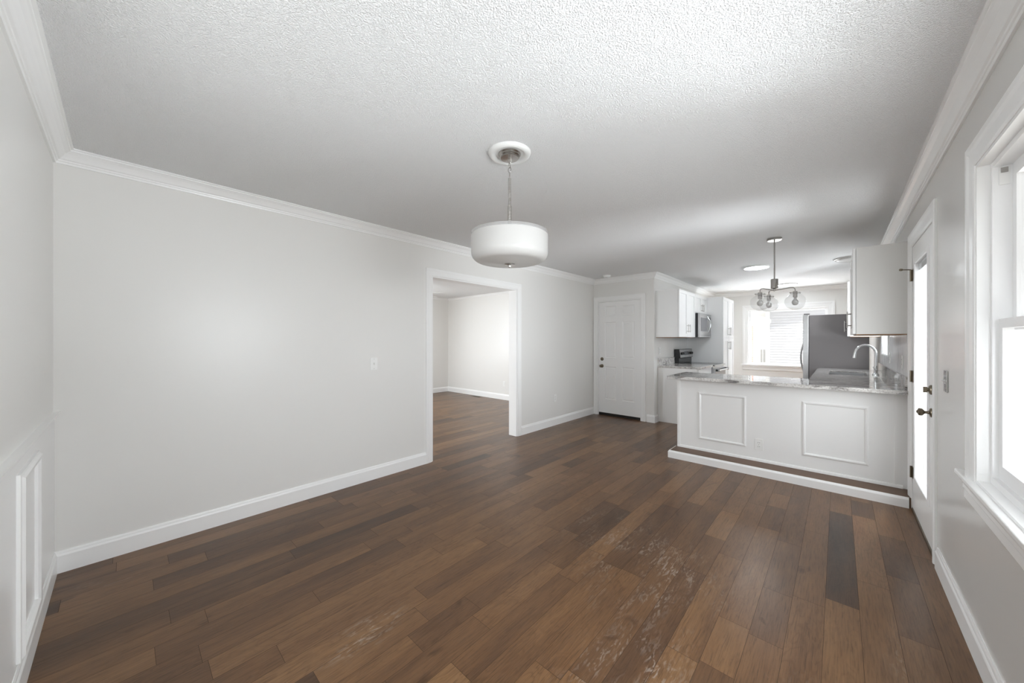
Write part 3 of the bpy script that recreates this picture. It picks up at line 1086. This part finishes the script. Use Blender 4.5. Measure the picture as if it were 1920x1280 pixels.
mb.bar((PX, PY, 1.80), (PX, PY, 1.85), 0.006)
mb.build('finial', M['nickel'], pd)

# ------------------------------------------------------------------ three-globe chandelier above the peninsula
CX, CY = -0.512, 4.775
ch = thing('chandelier', (CX, CY, 1.67), 'brushed nickel chandelier with three clear glass globes above the peninsula', 'chandelier')
MB().lathe((CX, CY, ZC), [(0.068, -0.0005), (0.068, -0.018), (0.062, -0.024), (0.0, -0.025)], 40).build('canopy', M['nickel'], ch)
MB().bar((CX, CY, ZC - 0.02), (CX, CY, 1.99), 0.007).build('rod', M['nickel'], ch)
MB().lathe((CX, CY, 0), [(0.0, 2.012), (0.030, 2.010), (0.034, 2.004), (0.034, 1.912), (0.020, 1.906), (0.011, 1.902), (0.011, 1.880), (0, 1.878)], 32).build('hub', M['nickel'], ch)
ux, uy = cos(YAW), sin(YAW)
tx, ty = sin(YAW), -cos(YAW)
for th in (50, 170, 290):
    a = radians(th)
    dx, dy = ux * cos(a) + tx * sin(a), uy * cos(a) + ty * sin(a)
    RR = 0.18
    pts = [(CX + dx * r, CY + dy * r, z) for r, z in ((0.008, 1.890), (0.05, 1.892), (0.10, 1.898), (0.14, 1.903), (0.162, 1.901), (0.175, 1.892), (RR, 1.875), (RR, 1.850))]
    arm = MB().tube(pts, 0.0052, 10).build('arm', M['nickel'], ch)
    gx_, gy_ = CX + dx * RR, CY + dy * RR
    MB().lathe((gx_, gy_, 0), [(0.0, 1.862), (0.019, 1.860), (0.020, 1.856), (0.020, 1.795), (0.0, 1.792)], 24).build('socket', M['nickel'], arm)
    for s_ in (1, -1):
        mb = MB()
        mb.bar((gx_ + s_ * ux * 0.020, gy_ + s_ * uy * 0.020, 1.842), (gx_ + s_ * ux * 0.050, gy_ + s_ * uy * 0.050, 1.842), 0.0028, n=8)
        mb.bar((gx_ + s_ * ux * 0.048, gy_ + s_ * uy * 0.048, 1.842), (gx_ + s_ * ux * 0.056, gy_ + s_ * uy * 0.056, 1.842), 0.0055, n=10)
        mb.build('thumb_screw', M['nickel'], arm)
    r_ = 0.090
    pg = [(0.042, 1.852), (0.042, 1.836)]
    for i in range(0, 19):
        t = radians(28) + (pi - radians(28)) * i / 18
        pg.append((r_ * sin(t), 1.752 + r_ * 0.95 * cos(t)))
    MB().lathe((gx_, gy_, 0), pg, 40, caps=False).build('globe', M['globe'], arm)
    pb = [(0.011, 1.795), (0.012, 1.780)]
    for i in range(0, 13):
        t = radians(26) + (pi - radians(26)) * i / 12
        pb.append((0.029 * sin(t), 1.745 + 0.032 * cos(t)))
    MB().lathe((gx_, gy_, 0), pb, 24, caps=False).build('bulb', M['bulb'], arm)


# ------------------------------------------------------------------ ceiling discs, smoke detector
def disc(cx, cy, r, label, ring):
    t = thing('ceiling_light', (cx, cy, ZC - 0.04), label, 'ceiling light', 'round flush lights on the kitchen ceiling')
    if ring:
        MB().lathe((cx, cy, ZC), [(r, -0.0005), (r, -0.016), (r - 0.006, -0.018), (r - 0.012, -0.0005)], 48, caps=False).build('trim_ring', M['nickel'], t)
        MB().lathe((cx, cy, ZC), [(r - 0.013, -0.001), (r - 0.013, -0.022), (r - 0.022, -0.032), (r - 0.06, -0.040), (0.0, -0.043)], 48).build('diffuser', M['shade'], t)
    else:
        MB().lathe((cx, cy, ZC), [(r, -0.0005), (r, -0.019), (r - 0.014, -0.021), (r - 0.014, -0.0005)], 48, caps=False).build('trim_ring', M['plate'], t)
        MB().lathe((cx, cy, ZC), [(r - 0.015, -0.001), (r - 0.015, -0.020), (0.0, -0.0225)], 48).build('diffuser', M['led'], t)


disc(-0.91, 6.42, 0.165, 'flat white round ceiling light left of the chandelier rod', False)
disc(0.13, 6.58, 0.175, 'nickel-ringed domed ceiling light partly behind the upper cabinet', True)
disc(-0.74, 8.80, 0.165, 'white round ceiling light farthest back, behind the chandelier hub', False)
sd = thing('smoke_detector', (-2.895, 5.546, ZC - 0.04), 'small white smoke detector on the ceiling above the six-panel door', 'smoke detector')
MB().lathe((-2.895, 5.546, ZC), [(0.066, -0.0005), (0.066, -0.012), (0.058, -0.016), (0.054, -0.034), (0.030, -0.042), (0.0, -0.043)], 32).build('housing', M['plate'], sd)
MB().lathe((-2.895, 5.546, ZC - 0.0425), [(0.012, 0.002), (0.012, -0.003), (0.0, -0.0035)], 16).build('test_button', M['cabgrey'], sd)

# ------------------------------------------------------------------ cabinets
def pull(axis_n, c, length, vertical=True):
    """Bar pull: n is outward normal."""
    n = Vector(axis_n)
    c = Vector(c)
    d = Vector((0, 0, 1)) if vertical else Vector((0, 0, 1)).cross(n)
    mb_ = MB().bar(c + n * 0.030 - d * length / 2, c + n * 0.030 + d * length / 2, 0.0055, n=12)
    for s_ in (-0.36, 0.36):
        mb_.bar(c + d * length * s_, c + d * length * s_ + n * 0.030, 0.0045, n=10)
    return mb_


def shaker(axis_n, c0, u0, u1, z0, z1, th=0.020, rail=0.055):
    """Shaker door lying on the plane c0 (x plane), facing n=(+-1,0,0)."""
    s_ = axis_n[0]
    f = slab_with_holes('x', c0 + s_ * 0.0, c0 + s_ * th, u0, u1, z0, z1, [(u0 + rail, u1 - rail, z0 + rail, z1 - rail)])
    f.box(c0, c0 + s_ * (th - 0.009), u0 + rail, u1 - rail, z0 + rail, z1 - rail)
    return f


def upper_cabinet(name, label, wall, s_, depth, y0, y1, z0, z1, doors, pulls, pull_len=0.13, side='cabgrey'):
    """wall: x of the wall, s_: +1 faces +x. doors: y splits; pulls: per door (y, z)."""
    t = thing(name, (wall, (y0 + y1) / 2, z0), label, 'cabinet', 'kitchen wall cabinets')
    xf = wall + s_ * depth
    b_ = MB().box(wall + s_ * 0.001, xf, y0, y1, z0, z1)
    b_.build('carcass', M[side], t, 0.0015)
    MB().box(wall + s_ * 0.004, xf - s_ * 0.004, y0 + 0.003, y1 - 0.003, z0 - 0.006, z0 - 0.0002).build('bottom_panel', M['rawwood'], t)
    for (a, b), (py, pz) in zip(doors, pulls):
        dd = weld(shaker((s_, 0, 0), xf + s_ * 0.002, a + 0.002, b - 0.002, z0 + 0.004, z1 - 0.004).build('door', M['cab'], t, 0.0012))
        pull((s_, 0, 0), (xf + s_ * 0.022, py, pz), pull_len).build('handle', M['nickel'], dd)
    return t


# left run on the kitchen's left wall
upper_cabinet('wall_cabinet', 'white two-door wall cabinet left of the microwave', XK, 1, 0.345, 5.93, 6.79, 1.40, 2.165,
              [(5.93, 6.36), (6.36, 6.79)], [(6.315, 1.545), (6.405, 1.545)], side='cab')
upper_cabinet('wall_cabinet.001', 'short white wall cabinet directly above the microwave', XK, 1, 0.345, 6.795, 7.555, 1.835, 2.165,
              [(6.795, 7.175), (7.175, 7.555)], [(7.13, 1.935), (7.22, 1.935)], side='cab')

pt = thing('pantry_cabinet', (-1.91, 8.02, 0), 'tall white pantry cabinet between the range and kitchen window', 'cabinet')
MB().box(XK + 0.001, -1.605, 7.565, 8.46, 0.10, 2.165).box(XK + 0.001, -1.66, 7.565, 8.46, 0.0, 0.10).build('carcass', M['cab'], pt, 0.0015)
for (a, b, py) in ((7.565, 8.0125, 7.968), (8.0125, 8.46, 8.057)):
    for (c, d, pz) in ((1.395, 2.16, 1.52), (0.105, 1.385, 1.25)):
        dd = weld(shaker((1, 0, 0), -1.603, a + 0.003, b - 0.003, c, d).build('door', M['cab'], pt, 0.0012))
        pull((1, 0, 0), (-1.583, py, pz), 0.16).build('handle', M['nickel'], dd)

bc = thing('base_cabinet', (-1.91, 6.36, 0), 'white base cabinet with plain side panel left of the range', 'cabinet')
MB().box(XK + 0.001, -1.62, 6.03, 6.79, 0.10, 0.895).box(XK + 0.001, -1.69, 6.03, 6.79, 0.0, 0.10).build('carcass', M['cab'], bc, 0.0015)
dd = weld(shaker((1, 0, 0), -1.618, 6.035, 6.785, 0.105, 0.70).build('door', M['cab'], bc, 0.0012))
pull((1, 0, 0), (-1.598, 6.72, 0.60), 0.13).build('handle', M['nickel'], dd)
dw = MB().box(-1.618, -1.598, 6.035, 6.785, 0.71, 0.89).build('drawer', M['cab'], bc, 0.002)
pull((1, 0, 0), (-1.598, 6.41, 0.80), 0.13, False).build('handle', M['nickel'], dw)
ct = thing('countertop', (-1.9, 6.36, 0.896), 'short granite countertop between wall corner and range', 'countertop', 'granite countertops')
MB().box(XK + 0.0005, -1.572, 6.015, 6.792, 0.8955, 0.93).build('slab', M['granite'], ct, 0.003)
MB().box(XK + 0.0005, XK + 0.02, 6.015, 6.792, 0.9305, 1.045).build('backsplash', M['granite'], ct, 0.002)

# ------------------------------------------------------------------ range
rg = thing('range', (-1.86, 7.175, 0), 'stainless electric range with black backguard beside the pantry', 'range')
ry0, ry1 = 6.80, 7.552
MB().box(XK + 0.03, -1.575, ry0, ry1, 0.02, 0.905).build('body', M['steel'], rg, 0.003)
ckt = MB().box(XK + 0.03, -1.56, ry0 - 0.004, ry1 + 0.004, 0.906, 0.925).build('cooktop', M['blackglass'], rg, 0.003)
MB().box(-1.562, -1.548, ry0 - 0.004, ry1 + 0.004, 0.900, 0.926).build('front_edge', M['steel'], ckt, 0.003)
bgd = MB()
v = [(XK + 0.012, 0.927), (XK + 0.090, 0.927), (XK + 0.090, 1.02), (XK + 0.115, 1.03), (XK + 0.095, 1.185), (XK + 0.012, 1.185)]
vs = [(p[0], ry0, p[1]) for p in v] + [(p[0], ry1, p[1]) for p in v]
bgd.add(vs, [(i, (i + 1) % 6, 6 + (i + 1) % 6, 6 + i) for i in range(6)] + [(5, 4, 3, 2, 1, 0), (6, 7, 8, 9, 10, 11)])
bk = bgd.build('backguard', M['black'], rg)
pc = MB()
for (a, b) in ((ry0 + 0.004, ry1 - 0.004),):
    pc.add([(XK + 0.1165, a, 1.035), (XK + 0.1165, b, 1.035), (XK + 0.098, b, 1.178), (XK + 0.098, a, 1.178)], [(0, 1, 2, 3)])
    pc.add([(XK + 0.1165, a, 1.035), (XK + 0.1165, b, 1.035), (XK + 0.112, b, 1.033), (XK + 0.112, a, 1.033)], [(0, 1, 2, 3)])
pc.build('control_panel', M['steel'], bk)
pc = MB()
pc.add([(XK + 0.1125, 7.05, 1.075), (XK + 0.1125, 7.30, 1.075), (XK + 0.1045, 7.30, 1.142), (XK + 0.1045, 7.05, 1.142)], [(0, 1, 2, 3)])
pc.build('display', M['display'], bk)
for yy in (6.875, 6.965, 7.385, 7.475):
    MB().lathe((XK + 0.107, yy, 1.108), [(0.024, 0.0), (0.022, 0.020), (0.018, 0.030), (0.0, 0.031)], 20, 'x').build('control_knob', M['black'], bk)
od = MB().box(-1.574, -1.545, ry0 + 0.004, ry1 - 0.004, 0.20, 0.86).build('oven_door', M['steel'], rg, 0.003)
MB().box(-1.546, -1.5435, ry0 + 0.10, ry1 - 0.10, 0.33, 0.66).build('oven_window', M['blackglass'], od)
mb = MB().bar((-1.495, ry0 + 0.03, 0.835), (-1.495, ry1 - 0.03, 0.835), 0.013)
mb.build('handle', M['chrome'], od)
for yy in (ry0 + 0.05, ry1 - 0.05):
    MB().box(-1.546, -1.485, yy - 0.012, yy + 0.012, 0.818, 0.852).build('handle_bracket', M['black'], od)
MB().box(-1.574, -1.548, ry0 + 0.004, ry1 - 0.004, 0.03, 0.19).build('drawer', M['steel'], rg, 0.003)
for (by, bx, br_) in ((6.98, -2.0, 0.08), (6.98, -1.72, 0.105), (7.37, -2.0, 0.105), (7.37, -1.72, 0.08)):
    MB().lathe((bx, by, 0.9252), [(br_, 0), (br_, 0.0004), (br_ - 0.004, 0.0004), (br_ - 0.004, 0)], 32, caps=False).build('burner_ring', M['fridgegrey'], ckt)

# ------------------------------------------------------------------ microwave
mw = thing('microwave', (-2.0, 7.175, 1.405), 'stainless microwave with curved handle mounted under the short cabinet', 'microwave')
my0, my1, mz0, mz1 = 6.80, 7.552, 1.405, 1.828
MB().box(XK + 0.002, -1.815, my0, my1, mz0, mz1).build('body', M['black'], mw, 0.003)
do = MB().box(-1.814, -1.785, my0, my0 + 0.56, mz0 + 0.035, mz1).build('door', M['steel'], mw, 0.004)
MB().box(-1.7855, -1.783, my0 + 0.065, my0 + 0.46, mz0 + 0.105, mz1 - 0.075).build('window', M['mesh'], do, 0.001)
pts = []
for i in range(13):
    t = i / 12
    pts.append((-1.787 + 0.050 * sin(pi * t), my0 + 0.515 - 0.0 * t, mz0 + 0.085 + (mz1 - mz0 - 0.13) * t))
MB().tube(pts, 0.010, 10).build('handle', M['chrome'], do)
cpn = MB().box(-1.814, -1.785, my0 + 0.562, my1, mz0 + 0.035, mz1).build('control_panel', M['steel'], mw, 0.004)
MB().box(-1.7855, -1.783, my0 + 0.60, my1 - 0.03, mz1 - 0.11, mz1 - 0.05).build('display', M['display'], cpn)
MB().box(-1.814, -1.785, my0, my1, mz0, mz0 + 0.033).build('vent_grille', M['steel'], mw, 0.003)

# ------------------------------------------------------------------ peninsula
pen = thing('peninsula_cabinet', (-0.5, 4.75, 0), 'white panelled peninsula base with brown ledge at its foot', 'cabinet')
YP = 4.49
MB().box(-1.42, XR - 0.002, YP, 5.00, 0.0, 0.895).box(-0.19, XR - 0.002, 5.0, 5.85, 0.0, 0.895).box(-0.19, XR - 0.002, 6.65, 7.16, 0.0, 0.895).box(-0.19, XR - 0.002, 5.85, 6.65, 0.0, 0.70).box(-0.19, -0.12, 5.85, 6.65, 0.70, 0.895).build('carcass', M['cab'], pen, 0.002)
MB().box(-1.435, XR - 0.002, 4.262, YP - 0.0005, 0.0, 0.082).build('ledge', M['ledge'], pen)
PB = [(0, 0), (0.016, 0), (0.016, 0.066), (0.012, 0.074), (0.006, 0.083), (0, 0.084)]
mb = MB().run((-1.435, 4.262, 0), (XR - 0.018, 4.262, 0), (0, -1, 0), PB, 0.0, -1, 0)
mb.run((-1.435, YP, 0), (-1.435, 4.262, 0), (-1, 0, 0), PB, 0.0, 0, -1)
mb.build('skirting', M['trim'], pen)
PF = [(0, 0), (0, 0.004), (0.006, 0.010), (0.016, 0.012), (0.022, 0.007), (0.028, 0.005), (0.028, 0)]
for (a, b, c, d) in ((-1.165, -0.752, 0.24, 0.722), (-0.235, 0.173, 0.252, 0.725)):
    MB().frame((0, YP - 0.0003, 0), (1, 0, 0), (0, 0, 1), (0, -1, 0), a, b, c, d, PF).build('panel_moulding', M['trim'], pen)
mb = MB()
EDG = [(0, 0), (0.018, 0), (0.014, 0.010), (0.008, 0.016), (0, 0.020)]
mb.run((-1.42, YP, 0), (XR - 0.03, YP, 0), (0, -1, 0), [(0, 0), (0.014, 0), (0.012, 0.016), (0.006, 0.026), (0, 0.028)], 0.0825, 0, 0)
mb.box(-1.422, -1.392, YP - 0.008, YP, 0.0825, 0.895)
mb.box(0.355, 0.372, YP - 0.008, YP, 0.11, 0.895)
mb.build('edge_moulding', M['trim'], pen)
plate('power_outlet.003', (-0.612, YP, 0.258), (0, -1, 0), 'white outlet between the two frames of the peninsula', 'outlet')

pct = thing('countertop', (-0.5, 4.8, 0.896), 'large granite countertop on the peninsula running back to the refrigerator', 'countertop', 'granite countertops')
SK = (-0.09, 0.26, 5.88, 6.62)       # sink cut-out
mb = MB()
xs = [-1.49, -0.233, SK[0], SK[1], XR - 0.001]
ys = [4.33, 5.03, SK[2], SK[3], 7.17]
z0, z1 = 0.8955, 0.93


def ctcell(i, j):
    if i < 0 or j < 0 or i > 3 or j > 3:
        return False
    if i == 0 and j > 0:
        return False
    return not (i == 2 and j == 2)


for i in range(4):
    for j in range(4):
        if not ctcell(i, j):
            continue
        A, B, C, D = xs[i], xs[i + 1], ys[j], ys[j + 1]
        for z in (z0, z1):
            mb.add([(A, C, z), (B, C, z), (B, D, z), (A, D, z)], [(0, 1, 2, 3)])
        for di, dj, (p, q) in ((-1, 0, ((A, C), (A, D))), (1, 0, ((B, C), (B, D))), (0, -1, ((A, C), (B, C))), (0, 1, ((A, D), (B, D)))):
            if not ctcell(i + di, j + dj):
                mb.add([(*p, z0), (*q, z0), (*q, z1), (*p, z1)], [(0, 1, 2, 3)])
weld(mb.build('slab', M['granite'], pct, 0.003))
MB().box(XR - 0.022, XR - 0.001, 4.44, 7.17, 0.9305, 1.035).build('backsplash', M['granite'], pct, 0.002)
struct(MB().box(XR - 0.009, XR - 0.0005, 4.45, SW[0], 1.036, 1.40).box(XR - 0.009, XR - 0.0005, SW[0], SW[1], 1.036, SW[2]).box(XR - 0.009, XR - 0.0005, SW[1], 7.17, 1.036, 1.40)
       .build('trim_13', M['marble']), 'pale marble backsplash on the wall behind the sink', 'backsplash')
plate('power_outlet.004', (XR - 0.009, 4.72, 1.15), (-1, 0, 0), 'outlet on the marble backsplash nearest the glazed door', 'outlet')
plate('power_outlet.005', (XR - 0.009, 5.76, 1.15), (-1, 0, 0), 'outlet on the marble backsplash nearest the sink window', 'outlet')

# sink and faucet
sk = thing('sink', (0.085, 6.25, 0.72), 'stainless undermount sink in the counter in front of the refrigerator', 'sink')
a, b, c, d = SK[0] + 0.001, SK[1] - 0.001, SK[2] + 0.001, SK[3] - 0.001
mb = MB()
for (x0_, x1_, y0_, y1_) in ((a, a + 0.006, c, d), (b - 0.006, b, c, d), (a, b, c, c + 0.006), (a, b, d - 0.006, d)):
    mb.box(x0_, x1_, y0_, y1_, 0.722, 0.912)
mb.box(a, b, c, d, 0.716, 0.722)
mb.build('basin', M['steel'], sk)
MB().lathe((0.085, 6.25, 0.722), [(0.045, 0), (0.043, 0.004), (0.03, 0.002), (0.0, 0.001)], 24).build('drain', M['chrome'], sk)
fc = thing('faucet', (0.33, 6.10, 0.93), 'chrome gooseneck faucet arching over the sink', 'faucet')
mb = MB().lathe((0.33, 6.10, 0.9305), [(0.030, 0), (0.030, 0.010), (0.022, 0.018), (0.017, 0.035), (0.016, 0.07), (0.0125, 0.075)], 24)
mb.build('base', M['chrome'], fc)
pts = [(0.33, 6.10, 1.0), (0.33, 6.10, 1.12), (0.33, 6.10, 1.19)]
for i in range(1, 15):
    t = pi * 0.92 * i / 14
    pts.append((0.242 + 0.088 * cos(t), 6.10 - 0.012 * i / 14, 1.19 + 0.098 * sin(t)))
e = pts[-1]
rs = [0.0125] * len(pts)
pts += [(e[0] - 0.006, e[1], e[2] - 0.03), (e[0] - 0.014, e[1], e[2] - 0.085)]
rs += [0.0150, 0.0165]
MB().tube(pts, rs, 14).build('spout', M['chrome'], fc)
mb = MB().bar((0.33, 6.10, 0.965), (0.33, 6.045, 0.975), 0.009, n=12)
mb.bar((0.33, 6.045, 0.975), (0.30, 6.01, 1.035), 0.006, 0.0045, n=12)
mb.build('lever', M['chrome'], fc)

# right-hand wall cabinets
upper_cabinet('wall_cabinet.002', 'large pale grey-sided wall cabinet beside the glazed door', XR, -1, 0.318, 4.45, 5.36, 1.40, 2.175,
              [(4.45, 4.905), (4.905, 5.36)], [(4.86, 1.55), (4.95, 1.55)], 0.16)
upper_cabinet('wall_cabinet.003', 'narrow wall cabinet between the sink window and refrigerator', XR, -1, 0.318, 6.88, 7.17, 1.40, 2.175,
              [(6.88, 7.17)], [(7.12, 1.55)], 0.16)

# ------------------------------------------------------------------ refrigerator
rf = thing('refrigerator', (0.03, 7.62, 0), 'grey-sided stainless refrigerator at the end of the right counter', 'refrigerator')
fy0, fy1 = 7.19, 8.08
MB().box(-0.335, 0.325, fy0, fy1, 0.03, 1.735).build('cabinet', M['fridgegrey'], rf, 0.004)
MB().box(-0.30, 0.30, fy0 + 0.03, fy1 - 0.03, 0.0, 0.03).build('base', M['black'], rf)
MB().box(-0.341, -0.335, fy0 + 0.01, fy1 - 0.01, 0.06, 1.725).build('gasket', M['black'], rf)
ymd = (fy0 + fy1) / 2
for (a, b, hy) in ((fy0, ymd - 0.003, ymd - 0.05), (ymd + 0.003, fy1, ymd + 0.05)):
    dr = MB().box(-0.410, -0.341, a, b, 0.70, 1.745).build('door', M['steel'], rf, 0.006)
    pts = [(-0.408 - 0.055 * sin(pi * i / 12), hy, 0.78 + 0.58 * i / 12) for i in range(13)]
    MB().tube(pts, 0.010, 10).build('handle', M['steel'], dr)
    MB().box(-0.40, -0.33, (a if a == fy0 else b - 0.06), (a + 0.06 if a == fy0 else b), 1.746, 1.765).build('hinge_cap', M['fridgegrey'], dr, 0.003)
dr = MB().box(-0.410, -0.341, fy0, fy1, 0.06, 0.692).build('freezer_drawer', M['steel'], rf, 0.006)
pts = [(-0.408 - 0.05 * sin(pi * i / 12), fy0 + 0.1 + (fy1 - fy0 - 0.2) * i / 12, 0.62) for i in range(13)]
MB().tube(pts, 0.010, 10).build('handle', M['steel'], dr)

# ------------------------------------------------------------------ living room
vt = thing('floor_register', (-6.42, 5.74, 0), 'bronze floor register at the foot of the bright living room wall', 'floor vent')
MB().box(-6.57, -6.27, 5.70, 5.80, 0.0005, 0.004).build('frame', M['bronze'], vt, 0.001)
mb = MB()
for i in range(12):
    mb.box(-6.55 + i * 0.0235, -6.538 + i * 0.0235, 5.712, 5.788, 0.0042, 0.0055)
mb.build('grille', M['slot'], vt)

fx, fy = -6.0, 3.75
fn = thing('ceiling_fan', (fx, fy, 2.10), 'white ceiling fan in the living room, glimpsed through the cased opening', 'ceiling fan')
MB().lathe((fx, fy, ZC), [(0.07, -0.0005), (0.07, -0.03), (0.03, -0.06), (0.015, -0.065), (0.015, -0.13), (0.10, -0.14), (0.115, -0.17), (0.115, -0.22), (0.07, -0.25), (0, -0.252)], 32).build('motor', M['plate'], fn)
MB().lathe((fx, fy, ZC - 0.253), [(0.09, 0), (0.10, -0.02), (0.085, -0.06), (0.05, -0.085), (0, -0.092)], 32).build('light_bowl', M['shade'], fn)
for k in range(5):
    a = radians(30 + 72 * k)
    dv, nv = Vector((cos(a), sin(a), 0)), Vector((-sin(a), cos(a), 0))
    c0 = Vector((fx, fy, ZC - 0.20))
    mb = MB()
    out_ = []
    for (r, w_) in ((0.11, 0.02), (0.20, 0.025), (0.24, 0.055), (0.45, 0.066), (0.58, 0.064), (0.63, 0.045), (0.645, 0.0)):
        out_.append((r, w_))
    vs = []
    for zt in (0.004, -0.004):
        for r, w_ in out_:
            vs.append(c0 + dv * r + nv * w_ + Vector((0, 0, zt + 0.18 * w_)))
        for r, w_ in reversed(out_[:-1]):
            vs.append(c0 + dv * r - nv * w_ + Vector((0, 0, zt - 0.18 * w_)))
    k2 = len(vs) // 2
    mb.add(vs, [tuple(range(k2)), tuple(reversed(range(k2, 2 * k2)))] + [(i, (i + 1) % k2, k2 + (i + 1) % k2, k2 + i) for i in range(k2)])
    mb.build('blade', M['plate'], fn)

# ------------------------------------------------------------------ outdoors
struct(MB().box(-40, 40, -30, 60, -0.5, -0.30).build('ground', M['concrete']), 'pale concrete ground outside the windows', 'ground')
nh = thing('neighbour_house', (0.2, 17.2, -0.3), 'white lap-sided house seen through the kitchen window', 'house')
mb = MB()
hx0, hx1 = -2.0, 2.2
zA, slope = 2.53, 0.2965                     # underside of the raking roof at the corner, its rise
n = 42
for i in range(n):
    z = -0.28 + i * 0.1
    xs0 = hx0 if z + 0.1 < zA else hx0 + (z + 0.1 - zA) / slope
    if xs0 > hx1 - 0.05:
        break
    mb.add([(xs0, 17.0, z), (hx1, 17.0, z), (hx1, 17.028, z + 0.1), (xs0, 17.028, z + 0.1), (xs0, 17.03, z), (hx1, 17.03, z)], [(0, 1, 2, 3), (0, 1, 5, 4)])
v = [(hx0, -0.3), (hx1, -0.3), (hx1, zA + slope * (hx1 - hx0)), (hx0, zA)]
vs = [(p[0], 17.03, p[1]) for p in v] + [(p[0], 20.0, p[1]) for p in v]
mb.add(vs, [(0, 1, 2, 3), (7, 6, 5, 4), (0, 4, 5, 1), (1, 5, 6, 2), (2, 6, 7, 3), (3, 7, 4, 0)])
mb.build('siding', M['siding'], nh)
MB().box(hx0 - 0.10, hx0 + 0.03, 16.97, 17.1, -0.3, zA).build('corner_board', M['trim'], nh)
mb = MB()
vs = []
for xx in (hx0 - 0.6, hx1 + 0.4):
    zz = zA + slope * (xx - hx0) + 0.002
    vs += [(xx, 16.45, zz), (xx, 20.3, zz), (xx, 20.3, zz + 0.12), (xx, 16.45, zz + 0.12)]
mb.add(vs, [(0, 1, 2, 3), (7, 6, 5, 4), (0, 4, 5, 1), (1, 5, 6, 2), (2, 6, 7, 3), (3, 7, 4, 0)])
mb.build('roof', M['trim'], nh)
cp = thing('carport', (-2.0, 12.0, -0.3), 'brick-piered white carport outside the kitchen window at left', 'carport')
MB().box(-2.35, -1.755, 11.4, 11.9, -0.3, 1.74).build('brick_pier', M['brick'], cp)
MB().box(-3.2, -1.70, 11.2, 11.5, 1.75, 1.86).box(-1.85, -1.70, 11.2, 15.0, 1.95, 2.07).build('beam', M['trim'], cp)
fe = thing('fence_gate', (-2.4, 19.5, -0.3), 'low grey fence gate beyond the carport', 'gate')
mb = MB()
for i in range(5):
    mb.box(-2.72 + i * 0.11, -2.64 + i * 0.11, 19.5, 19.53, -0.28, 0.95)
mb.build('picket_panel', M['greyfence'], fe)
MB().box(-2.78, -2.72, 19.48, 19.55, -0.3, 1.0).build('post', M['greyfence'], fe)
MB().box(-2.18, -2.12, 19.48, 19.55, -0.3, 1.0).build('post', M['greyfence'], fe)

for o in bpy.data.objects:
    if '_base' in o.keys():
        del o['_base']
